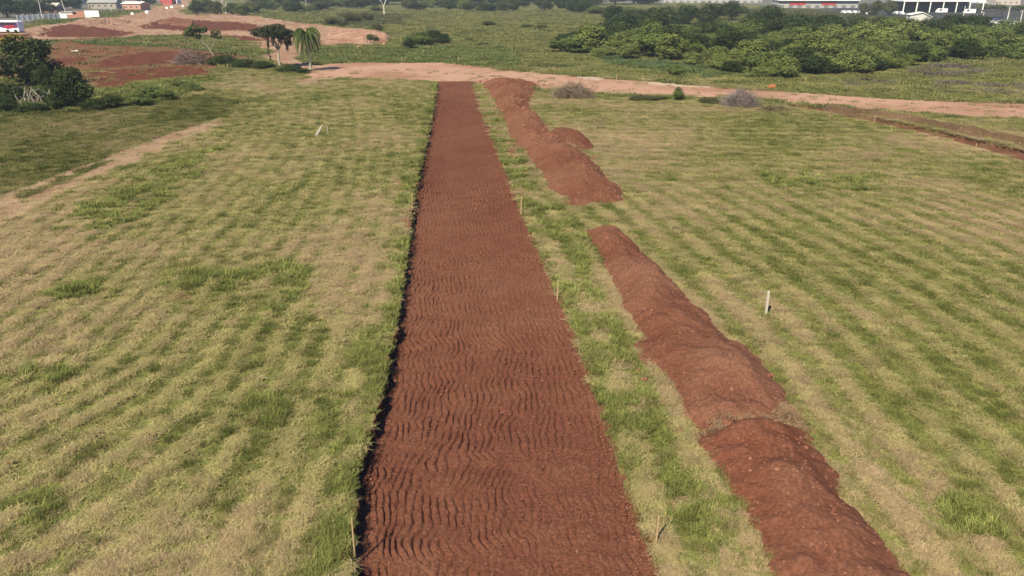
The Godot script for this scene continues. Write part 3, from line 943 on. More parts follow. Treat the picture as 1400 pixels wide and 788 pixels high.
func build_plants() -> void:
	var leaf := mat(Color.WHITE, 0.6, true)
	leaf.metallic_specular = 0.08
	leaf.backlight_enabled = true
	leaf.backlight = Color(0.3, 0.3, 0.2)
	M.leaf = leaf
	M.bark = mat(Color.WHITE, 0.9, true)
	# --- the pair of trees by the dirt road
	var m := metres(382, 92)
	var o := thing("umbrella_tree", at(383, 92), "dark umbrella-crowned tree hung with creepers beside the palm", "tree")
	var sh := Shape.new()
	var bark := Color(0.34, 0.29, 0.23)
	sh.tube([Vector3(0, -0.1, 0), Vector3(-0.15, 1.6, 0), Vector3(0.05, 2.6, 0), Vector3(-0.3, 4.4, 0)], [0.26, 0.2, 0.17, 0.09], 7, bark)
	for e in [[-2.6, 5.6, 0.4], [-1.4, 6.0, -0.9], [0.9, 5.9, 0.6], [2.4, 5.4, -0.3], [0.2, 6.2, -1.2], [-0.6, 5.9, 1.4]]:
		sh.tube([Vector3(-0.05, 2.9, 0), Vector3(e[0] * 0.35, 4.2, e[2] * 0.35), Vector3(e[0], e[1], e[2])], [0.13, 0.09, 0.03], 5, bark)
	part("trunk", sh.mesh(), M.bark, o)
	var blobs := []
	for e in [[-3.3, 5.9, 0.3, 1.2], [-2.1, 6.0, -0.7, 1.3], [-1.0, 6.3, 0.7, 1.4], [0.2, 6.5, -0.5, 1.4], [1.2, 6.0, 0.6, 1.2], [2.2, 5.7, -0.2, 1.1], [-1.6, 5.6, 1.4, 1.1], [0.5, 5.6, 1.5, 1.0], [3.0, 5.6, 0.3, 0.8], [-0.4, 5.7, -1.8, 1.2]]:
		blobs.append([Vector3(e[0], e[1], e[2]), Vector3(e[3], e[3] * 0.6, e[3])])
	part("crown", leaf_crown(3, blobs, 3800, 0.19, [Color(0.020, 0.030, 0.014), Color(0.030, 0.040, 0.019), Color(0.045, 0.052, 0.026)]), leaf, o)
	var hang := []
	for e in [[-1.5, 4.2, 0.5, 0.35], [-1.7, 2.6, 0.4, 0.25], [-1.5, 1.4, 0.3, 0.2], [1.5, 4.5, 0.4, 0.5], [2.0, 4.4, -0.4, 0.5], [1.7, 3.5, 0.2, 0.35], [-0.5, 4.6, 0.9, 0.4], [0.9, 4.8, 1.0, 0.5]]:
		hang.append([Vector3(e[0], e[1], e[2]), Vector3(e[3], 0.9, e[3])])
	part("creepers", leaf_crown(5, hang, 900, 0.16, [Color(0.06, 0.055, 0.035), Color(0.035, 0.04, 0.022), Color(0.085, 0.07, 0.05)], 0.2, 1.5), leaf, o)
	# palm
	o = thing("palm_tree", at(425, 97), "palm tree with drooping fronds beside the dirt road", "palm")
	sh = Shape.new()
	var pts := []
	var rad := []
	for k in 16:
		var t := k / 15.0
		pts.append(Vector3(-0.25 * t * t, -0.1 + 5.9 * t, 0))
		rad.append(lerpf(0.24, 0.15, t) * (1.0 + (0.09 if k % 2 else 0.0)))
	sh.tube(pts, rad, 8, Color(0.30, 0.28, 0.22))
	part("trunk", sh.mesh(), M.bark, o)
	for k in 34:
		var f := Shape.new()
		var a := k * 2.39996
		var up := 1.3 - 1.5 * (k / 33.0)
		var dir := Vector3(cos(a), 0, sin(a))
		var p := Vector3(-0.25, 5.8, 0)
		var line := [p]
		var vel := dir * cos(up) + Vector3(0, sin(up), 0)
		for j in 9:
			p += vel * rng.randf_range(0.36, 0.42)
			vel = (vel + Vector3(0, -0.42, 0)).normalized()
			line.append(p)
		f.tube(line, [0.04, 0.04, 0.035, 0.03, 0.03, 0.025, 0.02, 0.02, 0.015, 0.01], 3, Color(0.09, 0.10, 0.035))
		for j in range(1, 9):
			for e in 3:
				var q: Vector3 = line[j].lerp(line[j + 1], e / 3.0)
				var fwd: Vector3 = (line[j + 1] - line[j]).normalized()
				var side := fwd.cross(Vector3.UP).normalized()
				for sgn in [-1.0, 1.0]:
					var tip: Vector3 = q + side * sgn * 0.26 + fwd * 0.18 + Vector3(0, -0.45 - 0.06 * j, 0)
					f.tri(q, q + fwd * 0.17, tip, Color(0.045, 0.066, 0.020) * rng.randf_range(0.7, 1.4))
		part("frond", f.mesh(), leaf, o)
	# --- thin tree with twin crowns left of the pair
	o = thing("sparse_tree", at(292, 76), "thin sparse tree with two airy crowns above the brown brush", "tree")
	m = metres(292, 76)
	sh = Shape.new()
	sh.tube([Vector3(0, -0.1, 0), Vector3(-1.0, 1.8, 0), Vector3(-2.6, 3.4, 0.2), Vector3(-3.2, 4.8, 0)], [0.16, 0.13, 0.09, 0.04], 6, Color(0.22, 0.19, 0.15))
	sh.tube([Vector3(-0.6, 1.1, 0), Vector3(0.6, 2.6, 0), Vector3(1.2, 4.0, 0)], [0.1, 0.07, 0.03], 6, Color(0.22, 0.19, 0.15))
	part("trunk", sh.mesh(), M.bark, o)
	blobs = []
	for e in [[-4.2, 4.6, 0, 1.3], [-3.0, 5.2, 0.5, 1.3], [-2.0, 4.9, -0.5, 1.0], [-4.8, 4.2, -0.4, 0.9], [-2.9, 3.8, 0.2, 0.9], [-1.2, 5.0, 0.2, 0.8], [0.9, 4.4, 0, 1.0], [1.6, 3.7, 0.3, 0.7], [0.4, 3.7, 0.1, 0.5]]:
		blobs.append([Vector3(e[0], e[1], e[2]), Vector3(e[3], e[3] * 0.65, e[3])])
	part("crown", leaf_crown(9, blobs, 1100, 0.24, [Color(0.05, 0.065, 0.022), Color(0.075, 0.085, 0.032), Color(0.035, 0.05, 0.016)]), leaf, o)
	# --- the dark trees by the track
	bush_px("broad_tree", 40, 118, 84, 70, "dark", "dark broad tree with yellowish crown top behind the dead branches", "tree")
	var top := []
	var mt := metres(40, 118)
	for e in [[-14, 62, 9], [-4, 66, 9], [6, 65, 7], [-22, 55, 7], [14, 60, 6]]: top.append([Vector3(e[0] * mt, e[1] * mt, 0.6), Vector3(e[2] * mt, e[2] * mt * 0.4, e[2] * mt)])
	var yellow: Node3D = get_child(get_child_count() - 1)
	var bl := part("sunlit_top", leaf_crown(21, top, 500, 0.16, [Color(0.20, 0.15, 0.02), Color(0.12, 0.11, 0.02), Color(0.05, 0.06, 0.015)]), leaf, yellow)  # yellow leaves paint the sunlit top of the crown
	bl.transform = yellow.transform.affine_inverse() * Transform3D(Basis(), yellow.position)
	bush_px("round_tree", 103, 148, 60, 60, "dark", "nearly black round tree at the edge of the mown field", "tree")
	bush_px("broad_tree", -40, 125, 90, 70, "dark", "dark tree cut by the picture edge beside the yellow-topped tree", "tree")
	bush_px("young_tree", 68, 128, 30, 40, "dark", "narrow dark tree squeezed between the broad tree and the round one", "tree")
	bare_tree_low()
	for e in [[10, 152, 40, 24], [40, 154, 44, 18], [80, 150, 40, 26], [60, 138, 60, 26], [15, 138, 60, 26], [-20, 150, 50, 30], [150, 147, 44, 18], [190, 143, 46, 18], [225, 136, 46, 16], [262, 124, 34, 12], [128, 150, 40, 15], [205, 128, 44, 14], [245, 120, 40, 11]]:  # leftmost dark bushes are added to stand for shade below the trees
		bush_px("weed_bush", e[0], e[1], e[2], e[3], "dark" if e[0] < 140 else ("mid" if e[0] > 180 else "dark"), "low weedy bush at the edge of the mown field by the dark trees, leftmost added as shade", "bush", "weedy bushes along the field edge")
	brush("brush_heap", 262, 88, 52, 24, Color(0.19, 0.145, 0.12), "grey-brown heap of dry brush below the sparse tree", 420)
	for e in [[310, 88, 44, 16], [338, 92, 40, 14], [360, 94, 36, 11], [398, 98, 40, 9], [415, 100, 26, 7]]:
		bush_px("low_bush", e[0], e[1], e[2], e[3], "dark", "low dark bush in the hedge between brush heap and palm", "bush", "bushes below the umbrella tree and the palm")
	# --- beside the dirt road
	brush("brush_heap", 783, 134, 60, 24, Color(0.22, 0.17, 0.12), "tan heap of cut branches by the dirt road near the long soil heap", 900)
	brush("brush_heap", 1012, 146, 52, 27, Color(0.21, 0.175, 0.165), "greyish heap of cut branches beside the conical bush", 800)
	brush("brush_heap", 1058, 152, 48, 10, Color(0.12, 0.095, 0.06), "low dark heap of brush at the start of the narrow trench", 240)
	bush_px("conical_bush", 927, 137, 22, 20, "mid", "small conical green bush at the field edge by the dirt road", "bush")
	for e in [[880, 136, 50, 7], [968, 140, 44, 7], [905, 136, 20, 6]]: bush_px("weed_bush", e[0], e[1], e[2], e[3], "olive", "flat weedy growth along the field edge beside the conical bush", "bush", "weeds along the dirt road")
	bush_px("round_bush", 924, 104, 29, 17, "mid", "lone round green bush in the grass across the dirt road", "bush")
	bush_px("round_bush", 508, 58, 20, 13, "olive", "dark bush at the end of the pale earth bank", "bush")
	for e in [[560, 66, 22, 14], [575, 62, 36, 20], [592, 60, 40, 23], [608, 60, 22, 15], [565, 56, 26, 12]]: bush_px("round_bush", e[0], e[1], e[2], e[3], "mid" if e[0] % 2 else "dark", "round bush in the isolated clump on the open grassland", "bush", "isolated clump of bushes on the grassland")
	for e in [[455, 34, 26, 12], [480, 30, 26, 14], [500, 28, 20, 13], [515, 42, 18, 11], [470, 36, 22, 9], [640, 56, 14, 5], [660, 62, 18, 5], [720, 38, 20, 6], [740, 39, 18, 6], [668, 35, 20, 8]]: bush_px("scrub_bush", e[0], e[1], e[2], e[3], "olive", "low olive scrub bush on the open grassland", "bush", "scrub bushes on the grassland")
	# --- thicket across the dirt road
	var line := PackedVector2Array()
	for p in [[772, 70], [800, 78], [850, 80], [890, 86], [930, 88], [960, 92], [985, 105], [1060, 110], [1100, 109], [1160, 101], [1250, 93], [1300, 84], [1420, 80], [1420, 52], [1250, 52], [1130, 47], [1000, 46], [900, 40], [840, 44], [775, 58]]:
		var q := at(p[0], p[1])
		line.append(Vector2(q.x, q.z))
	var spot := Vector2(0, -270)
	var made := 0
	var y := -270.0
	while y < -95.0:
		var x := 0.0
		var gap := lerpf(4.6, 8.5, clampf((-y - 110.0) / 130.0, 0, 1))
		while x < 190.0:
			var p := Vector2(x + rng.randf_range(-0.42, 0.42) * gap, y + rng.randf_range(-0.42, 0.42) * gap)
			x += gap
			if not Geometry2D.is_point_in_polygon(p, line) or rng.randf() < 0.12: continue
			var n := na.get_noise_2d(p.x * 0.8, p.y * 0.8)
			var pick := n + rng.randf_range(-0.16, 0.16)
			var kind := "pale" if pick > 0.02 else ("mid" if pick > -0.2 else "dark")
			if p.y < -185.0: kind = "dark" if pick < -0.02 else "mid"
			var w := gap * rng.randf_range(0.7, 1.75)
			bush("thicket_shrub", Vector3(p.x, -0.1, p.y), w, w * rng.randf_range(0.36, 0.68), kind, {"pale": "yellow-green leafy shrub in the thicket across the dirt road", "mid": "mid-green leafy shrub in the thicket across the dirt road", "dark": "dark green leafy shrub in the thicket across the dirt road"}[kind], "shrub", "shrubs of the thicket")
			made += 1
		y += gap
	print("thicket ", made)
	# --- tree rows behind
	for e in [[905, 40, 60, 34], [935, 34, 46, 30], [970, 32, 50, 30], [1000, 28, 40, 24], [1050, 46, 56, 36], [1085, 46, 50, 30], [1030, 40, 40, 26], [1110, 46, 44, 26], [1135, 46, 40, 27], [1170, 47, 44, 27], [1205, 48, 46, 25], [1240, 48, 44, 24], [1270, 48, 42, 25], [1300, 48, 46, 26], [1330, 49, 44, 26], [1348, 50, 30, 20], [1395, 60, 40, 22], [860, 36, 40, 22], [838, 30, 40, 20]]:
		bush_px("thicket_tree", e[0], e[1], e[2], e[3] + 3, "dark", "tall dark tree in the row behind the thicket", "tree", "trees behind the thicket")
	for e in [[1195, 22, 22, 24], [1215, 21, 22, 24], [1180, 20, 14, 18]]:
		bush_px("yard_tree", e[0], e[1], e[2], e[3], "olive", "thin tree standing between the parking yards", "tree", "trees between the parking yards")
	for e in [[1345, 13, 26, 9], [1368, 14, 26, 9], [1392, 15, 26, 9], [1412, 16, 26, 9]]:
		bush_px("hedge_bush", e[0], e[1], e[2], e[3], "mid", "rounded green bush in the hedge beside the white-roofed hall", "bush", "hedge beside the hall")
	var k0 := 0
	for u in range(270, 880, 15):
		var dark := u > 690 and u < 800
		var v := 14.0 + 2.0 * sin(u * 0.05) if u > 350 else 20.0
		if u > 780: v = 18.0 + (u - 780) * 0.04
		if u >= 515 and u <= 540: continue
		bush_px("far_tree", u + rng.randf_range(-5, 5), v + rng.randf_range(-2.5, 1.5), rng.randf_range(20, 34), rng.randf_range(16, 24) if dark or u < 350 else rng.randf_range(10, 18), "dark" if dark or k0 % 3 == 0 else ("mid" if k0 % 3 == 1 else "olive"), "tree in the far row along the grassland's edge", "tree", "far row of trees")
		k0 += 1
	for e in range(360, 900, 22):
		bush_px("far_tree", e + rng.randf_range(-8, 8), 7.0 + rng.randf_range(-1.5, 1.5), rng.randf_range(36, 56), rng.randf_range(22, 30), "dark", "tree in the second row behind the grassland's edge", "tree", "second far row of trees")
	for e in [[10, 24, 50, 30], [34, 21, 36, 28], [60, 18, 40, 26], [82, 14, 34, 22], [100, 12, 26, 18], [4, 16, 40, 22], [150, 8, 26, 12], [128, 6, 26, 12], [200, 6, 24, 10]]:
		bush_px("village_tree", e[0], e[1], e[2], e[3], "dark", "dark tree among the houses of the village", "tree", "village trees")
	bare_tree(525, 20, 24, "pale forked dead tree standing alone before the far row of trees", 2)
	bare_tree(419, 15, 18, "pale dead tree half hidden in the far row of trees", 5)
	bare_tree(300, 19, 20, "pale bare trunk below the green crowns beside the bare ground", 8)
	bare_tree(309, 19, 17, "second pale bare trunk, leaning, below the green crowns beside the bare ground", 11)

func bare_tree_low() -> void:
	var o := thing("dead_shrub", at(52, 150), "pale dead branches reaching out before the black trees", "dead shrub")
	var r := RandomNumberGenerator.new()
	r.seed = 4
	for k in 9:
		var sh := Shape.new()
		var p := Vector3(r.randf_range(-1.6, 1.0), -0.1, r.randf_range(-0.4, 0.6))
		var d := Vector3(r.randf_range(-0.7, 0.7), 1.0, r.randf_range(-0.3, 0.4)).normalized() * r.randf_range(1.6, 3.2)
		var mid := p + d * 0.5 + Vector3(r.randf_range(-0.3, 0.3), 0.15, 0)
		sh.tube([p, mid, p + d], [0.09, 0.06, 0.02], 5, Color(0.30, 0.27, 0.22))
		for j in 3:
			var q := mid.lerp(p + d, j * 0.3)
			sh.tube([q, q + Vector3(r.randf_range(-0.8, 0.8), r.randf_range(0.2, 0.6), r.randf_range(-0.4, 0.4))], [0.04, 0.012], 4, Color(0.30, 0.27, 0.22))
		part("branch", sh.mesh(), M.bark, o)

# ---------------------------------------------------------------- village, yards and vehicles
func block(called: String, a: Vector3, b: Vector3, m: Material, parent: Node3D) -> MeshInstance3D:
	var sh := Shape.new()
	sh.box(a, b)
	return part(called, sh.mesh(), m, parent)

func house(u: float, v: float, w: float, d: float, h: float, rise: float, wall: Color, roof: Color, label: String, turn := 0.0, windows := 2, called := "house") -> Node3D:
	var o := thing(called, at(u, v), label, "building" if called != "house" else "house", "", turn)
	var x := w * 0.5
	block("wall", Vector3(-x, -0.2, -d), Vector3(x, h, 0), mat(wall, 0.9), o)
	var sh := Shape.new()
	var e := 0.45
	# two slopes with thickness, ridge along x, and gable ends
	for s in [0, 1]:
		var z0 := e if s == 0 else -d - e
		sh.quad(Vector3(-x - e, h - 0.1, z0), Vector3(x + e, h - 0.1, z0), Vector3(x + e, h + rise, -d * 0.5), Vector3(-x - e, h + rise, -d * 0.5))
		sh.quad(Vector3(-x - e, h + 0.05, z0), Vector3(x + e, h + 0.05, z0), Vector3(x + e, h + rise + 0.15, -d * 0.5), Vector3(-x - e, h + rise + 0.15, -d * 0.5))
		sh.quad(Vector3(-x - e, h - 0.1, z0), Vector3(x + e, h - 0.1, z0), Vector3(x + e, h + 0.05, z0), Vector3(-x - e, h + 0.05, z0))
	for q in [-x, x]: sh.tri(Vector3(q, h, 0), Vector3(q, h, -d), Vector3(q, h + rise, -d * 0.5))
	part("roof", sh.mesh(), mat(roof, 0.85), o)
	var glass := mat(Color(0.02, 0.022, 0.025), 0.2)
	for k in windows:
		var cx := lerpf(-x, x, (k + 0.75) / (windows + 0.5))
		var wn := block("window", Vector3(cx - 0.55, 1.0, 0.0), Vector3(cx + 0.55, 2.1, 0.05), mat(Color(0.5, 0.48, 0.44)), o)
		block("pane", Vector3(cx - 0.45, 1.1, 0.03), Vector3(cx + 0.45, 2.0, 0.07), glass, wn)
	block("door", Vector3(-x + 0.4, -0.1, 0.0), Vector3(-x + 1.3, 2.0, 0.06), mat(Color(0.10, 0.07, 0.05)), o)
	return o

func pole(u: float, v: float, high: float, label: String, arms := true, lean := 0.0) -> void:
	var h := high * metres(u, v)
	var o := thing("utility_pole", at(u, v), label, "pole", "utility poles", 0.4)
	var sh := Shape.new()
	sh.tube([Vector3(0, -0.2, 0), Vector3(lean * 0.5, h * 0.5, 0), Vector3(lean, h, 0)], [0.19, 0.16, 0.12], 8)
	part("shaft", sh.mesh(), M.concrete, o)
	if arms:
		var a := Shape.new()
		a.box(Vector3(lean - 0.9, h - 0.5, -0.06), Vector3(lean + 0.9, h - 0.38, 0.06))
		part("cross_arm", a.mesh(), M.wood, o)
		for k in 3:
			var i := Shape.new()
			i.lathe([Vector2(0.0, 0.0), Vector2(0.07, 0.0), Vector2(0.09, 0.08), Vector2(0.04, 0.2), Vector2(0.0, 0.2)], 6, Color.WHITE, Vector3(lean - 0.8 + 0.8 * k, h - 0.38, 0))
			part("insulator", i.mesh(), M.white, o)

var car_shapes := []
func car(p: Vector3, turn: float, c: Color, van: bool, label: String, group: String) -> void:
	if car_shapes.is_empty():
		for k in 2:
			var body := Shape.new()
			var cab := Shape.new()
			var wheel := Shape.new()
			if k == 0:
				body.prism(PackedVector2Array([Vector2(-2.1, 0.32), Vector2(-2.15, 0.75), Vector2(-1.9, 0.9), Vector2(-0.9, 0.95), Vector2(-0.3, 1.42), Vector2(1.1, 1.45), Vector2(1.75, 1.0), Vector2(2.1, 0.95), Vector2(2.15, 0.35)]), -0.86, 0.86)
				cab.prism(PackedVector2Array([Vector2(-0.80, 0.98), Vector2(-0.28, 1.36), Vector2(1.06, 1.38), Vector2(1.6, 1.0)]), -0.88, 0.88)
			else:
				body.prism(PackedVector2Array([Vector2(-2.5, 0.35), Vector2(-2.55, 0.9), Vector2(-2.2, 1.1), Vector2(-1.6, 1.95), Vector2(-1.3, 2.1), Vector2(2.45, 2.15), Vector2(2.5, 0.4)]), -0.95, 0.95)
				cab.prism(PackedVector2Array([Vector2(-2.05, 1.15), Vector2(-1.55, 1.85), Vector2(-0.5, 1.88), Vector2(-0.5, 1.15)]), -0.97, 0.97)
			var ring := PackedVector2Array()
			for j in 10: ring.append(Vector2(cos(TAU * j / 10), sin(TAU * j / 10)) * 0.33)
			wheel.prism(ring, -0.1, 0.1)
			car_shapes.append([body.mesh(), cab.mesh(), wheel.mesh()])
	var s: Array = car_shapes[1 if van else 0]
	var o := thing("parked_van" if van else "parked_car", p, label, "van" if van else "car", group, turn)
	part("body", s[0], mat(c, 0.35), o)
	part("side_glass", s[1], M.glass, o)
	for k in 4:
		var w := part("wheel", s[2], M.tyre, o)
		w.position = Vector3(-1.35 if k < 2 else 1.35, 0.33, 0.8 if k % 2 else -0.8)

func build_town() -> void:
	M.concrete = mat(Color(0.50, 0.48, 0.44), 0.9)
	M.wood = mat(Color(0.26, 0.19, 0.12), 0.9)
	M.white = mat(Color(0.78, 0.78, 0.76), 0.7)
	M.glass = mat(Color(0.02, 0.023, 0.027), 0.15)
	M.tyre = mat(Color(0.02, 0.02, 0.02), 0.9)
	M.stake = mat(Color(0.33, 0.24, 0.14), 0.9)
	# bus
	var p := at(27, 45)
	var o := thing("parked_bus", p + Vector3(-5.6, 0, -1.4), "white bus with purple and red upper half parked by the bare ground", "bus", "", -0.05)
	var sh := Shape.new()
	sh.prism(PackedVector2Array([Vector2(-5.6, 0.35), Vector2(-5.65, 1.4), Vector2(-5.5, 3.1), Vector2(-5.2, 3.3), Vector2(5.3, 3.3), Vector2(5.55, 3.1), Vector2(5.6, 0.4)]), -1.25, 1.25)
	part("body", sh.mesh(), mat(Color(0.72, 0.72, 0.74), 0.4), o)
	sh = Shape.new()
	sh.prism(PackedVector2Array([Vector2(-5.5, 1.55), Vector2(-2.5, 1.25), Vector2(0.0, 1.6), Vector2(2.4, 1.1), Vector2(5.52, 1.45), Vector2(5.5, 3.0), Vector2(-5.4, 3.0)]), -1.27, 1.27)
	part("painted_band", sh.mesh(), mat(Color(0.10, 0.035, 0.13), 0.4), o)
	sh = Shape.new()
	sh.prism(PackedVector2Array([Vector2(1.2, 1.45), Vector2(4.2, 1.35), Vector2(4.6, 2.2), Vector2(1.6, 2.1)]), -1.285, 1.285)
	part("painted_swoosh", sh.mesh(), mat(Color(0.30, 0.03, 0.05), 0.4), o)
	for k in 7:
		block("window", Vector3(-5.1 + k * 1.45, 2.25, -1.30), Vector3(-5.1 + k * 1.45 + 1.3, 2.9, 1.30), M.glass, o)
	block("roof", Vector3(-5.1, 3.28, -1.1), Vector3(5.1, 3.42, 1.1), M.white, o)
	sh = Shape.new()
	var ring := PackedVector2Array()
	for j in 14: ring.append(Vector2(cos(TAU * j / 14), sin(TAU * j / 14)) * 0.5)
	sh.prism(ring, -0.15, 0.15)
	for e in [[-3.6, 1.17], [-3.6, -1.17], [2.2, 1.17], [2.2, -1.17], [4.6, 1.17], [4.6, -1.17]]:
		var w := part("wheel", sh.mesh(), M.tyre, o)
		w.position = Vector3(e[0], 0.5, e[1])
	# village
	house(140, 12, 15.0, 9.0, 3.2, 2.2, Color(0.30, 0.27, 0.23), Color(0.24, 0.24, 0.23), "long house with a grey roof among the village trees", 0.1, 4)
	house(180, 14, 11.0, 8.0, 3.3, 0.8, Color(0.42, 0.22, 0.17), Color(0.62, 0.60, 0.57), "pink walled house with a flat pale roof beside the dirt street", -0.2, 3)
	house(65, 17, 9.0, 7.0, 2.8, 1.4, Color(0.20, 0.10, 0.07), Color(0.45, 0.42, 0.38), "brown house behind the white wall and the utility pole", 0.0, 2)
	house(227, 6, 8.0, 7.0, 4.0, 1.0, Color(0.40, 0.06, 0.06), Color(0.40, 0.12, 0.10), "small red house at the end of the dirt street", 0.0, 2)
	house(100, 6, 9.0, 8.0, 4.0, 1.4, Color(0.60, 0.60, 0.58), Color(0.60, 0.60, 0.60), "white house with a pale roof behind the dark trees", 0.0, 2)
	house(237, 5, 5.0, 7.0, 3.2, 0.8, Color(0.60, 0.62, 0.66), Color(0.25, 0.25, 0.26), "small white house next to the red one at the end of the street", 0.0, 1)
	# white boundary wall: panels between posts
	var a := at(24, 28)
	var b := at(82, 26)
	o = thing("boundary_wall", a, "long white boundary wall of panels and posts beside the bus", "wall", "", atan2(-(b - a).z, (b - a).x))
	var n := 8
	var step := (b - a).length() / n
	for k in n + 1: block("post", Vector3(k * step - 0.15, -0.2, -0.15), Vector3(k * step + 0.15, 2.1, 0.15), M.concrete, o)
	for k in n: block("panel", Vector3(k * step + 0.16, -0.2, -0.06), Vector3((k + 1) * step - 0.16, 1.85, 0.06), mat(Color(0.50, 0.50, 0.49).lerp(Color(0.66, 0.66, 0.64), rng.randf())), o)
	# brick ruin
	o = thing("brick_ruin", at(82, 25), "roofless brick ruin with white plastered wall pieces", "ruin", "", 0.12)
	var brick := mat(Color(0.36, 0.17, 0.12), 0.95)
	block("brick_wall", Vector3(1.5, -0.2, -3.4), Vector3(11.0, 2.6, -3.1), brick, o)
	block("brick_wall", Vector3(3.0, -0.2, -0.3), Vector3(9.5, 1.5, 0.0), brick, o)
	block("side_wall", Vector3(9.6, -0.2, -3.0), Vector3(9.9, 2.0, 0.2), brick, o)
	block("plastered_wall", Vector3(9.9, -0.2, -0.2), Vector3(15.5, 2.9, 0.1), M.white, o)
	block("plastered_wall", Vector3(-0.3, -0.2, -0.6), Vector3(5.0, 2.3, -0.4), M.white, o)
	block("lean_to_roof", Vector3(0.0, 2.35, -3.0), Vector3(5.0, 2.5, 0.0), M.concrete, o)
	pole(58, 27, 25, "upright concrete utility pole before the white boundary wall")
	pole(93, 27, 32, "tall leaning concrete utility pole before the brick ruin", true, -1.3)
	pole(152, 17, 26, "concrete utility pole before the long grey-roofed house")
	pole(195, 12, 18, "utility pole at the corner of the pink walled house")
	pole(12, 20, 26, "utility pole between the dark village trees")
	for e in [[181, 20, 1.3, "white block at the roadside by the pink walled house"], [201, 18, 1.6, "larger white block on the dirt street"], [228, 12, 1.4, "white block on the dirt street before the red house"], [235, 11, 1.6, "white block beside its twin at the far end of the dirt street"], [250, 9, 1.2, "small white block on the far verge of the dirt street"]]:
		sh = Shape.new()
		var s: float = e[2]
		sh.prism(PackedVector2Array([Vector2(-0.5 * s, -0.05), Vector2(0.5 * s, -0.05), Vector2(0.46 * s, 0.5 * s), Vector2(0.3 * s, 0.75 * s), Vector2(-0.32 * s, 0.72 * s), Vector2(-0.47 * s, 0.45 * s)]), -0.3 * s, 0.3 * s)
		tag(solid("concrete_block", sh.mesh(), M.white, at(e[0], e[1])), e[3], "block")
	# things by the red heaps
	sh = Shape.new()
	sh.prism(PackedVector2Array([Vector2(-0.8, -0.05), Vector2(0.8, -0.05), Vector2(0.7, 0.25), Vector2(0.2, 0.35), Vector2(-0.6, 0.28)]), -0.35, 0.35)
	tag(solid("white_sack", sh.mesh(), M.white, at(102, 71)), "white sack lying on the ground behind the yellow-topped tree", "sack")
	# right: halls and yards
	hall(1289, 17, 39.0, 16.0, 7.2, 2.2, "open hall with a deep white roof edge on slim columns", 7)
	hall(1119, 11, 46.0, 16.0, 6.0, 2.0, "long white-roofed hall with red boards on its front", 0)
	hall(975, 4, 70.0, 20.0, 5.5, 1.2, "far pale hall behind the tall dark trees", 0)
	house(1378, 7, 16.0, 10.0, 4.5, 1.5, Color(0.40, 0.36, 0.32), Color(0.32, 0.28, 0.25), "brownish house behind the hedge by the open hall", 0.0, 4)
	house(1345, 4, 10.0, 9.0, 4.5, 1.0, Color(0.66, 0.65, 0.62), Color(0.66, 0.65, 0.64), "white house at the end of the open hall", 0.0, 2)
	# red boards on the long hall
	o = thing("dark_canopy", at(1357, 24), "dark low canopy roof on posts at the end of the yard", "canopy", "", -0.1)
	sh = Shape.new()
	sh.prism(PackedVector2Array([Vector2(-5.5, 2.6), Vector2(0, 3.4), Vector2(5.5, 2.6), Vector2(5.5, 2.45), Vector2(-5.5, 2.45)]), -3.0, 3.0)
	part("roof", sh.mesh(), mat(Color(0.05, 0.045, 0.05), 0.8), o)
	for e in [[-5.0, -2.7], [5.0, -2.7], [-5.0, 2.7], [5.0, 2.7]]: block("post", Vector3(e[0] - 0.1, -0.1, e[1] - 0.1), Vector3(e[0] + 0.1, 2.46, e[1] + 0.1), M.concrete, o)
	# pale green shed wall and the grey barrier above it
	o = thing("pale_green_shed", at(1361, 52), "pale green shed half hidden by the shrubs", "shed", "", -0.12)
	block("wall", Vector3(0.3, -0.2, -6.0), Vector3(14.0, 3.2, 0.0), mat(Color(0.52, 0.60, 0.42), 0.8), o)
	sh = Shape.new()
	sh.quad(Vector3(0.0, 3.2, 0.25), Vector3(14.3, 3.2, 0.25), Vector3(14.3, 3.9, -3.0), Vector3(0.0, 3.9, -3.0))
	sh.quad(Vector3(0.0, 3.2, -6.25), Vector3(14.3, 3.2, -6.25), Vector3(14.3, 3.9, -3.0), Vector3(0.0, 3.9, -3.0))
	sh.tri(Vector3(0.3, 3.2, 0), Vector3(0.3, 3.2, -6), Vector3(0.3, 3.88, -3))
	part("roof", sh.mesh(), mat(Color(0.55, 0.62, 0.47), 0.7), o)
	a = at(1352, 33)
	b = at(1440, 36)
	o = thing("road_barrier", a, "long grey road barrier behind the pale green shed", "barrier", "", atan2(-(b - a).z, (b - a).x))
	n = 10
	step = (b - a).length() / n
	for k in n + 1: block("post", Vector3(k * step - 0.1, -0.2, -0.1), Vector3(k * step + 0.1, 1.2, 0.1), M.concrete, o)
	block("rail", Vector3(0, 0.55, 0.1), Vector3(n * step, 1.0, 0.16), mat(Color(0.45, 0.46, 0.48), 0.5), o)
	block("rail", Vector3(0, 1.2, -0.06), Vector3(n * step, 1.32, 0.06), mat(Color(0.45, 0.46, 0.48), 0.5), o)
	a = at(1138, 20)
	b = at(1345, 29)
	o = thing("yard_fence", a, "long dark green wire fence along the parking yard", "fence", "", atan2(-(b - a).z, (b - a).x))
	n = 24
	step = (b - a).length() / n
	var dk := mat(Color(0.03, 0.045, 0.045), 0.8)
	for k in n + 1: block("post", Vector3(k * step - 0.07, -0.2, -0.07), Vector3(k * step + 0.07, 2.2, 0.07), dk, o)
	for q in 4: block("rail", Vector3(0, 0.4 + 0.55 * q, -0.03), Vector3(n * step, 0.5 + 0.55 * q, 0.03), dk, o)
	sh = Shape.new()
	sh.prism(PackedVector2Array([Vector2(-4.0, 0.0), Vector2(-4.0, 2.2), Vector2(0.5, 3.0), Vector2(4.2, 1.4), Vector2(4.2, 0.0)]), -3.0, 0.0)
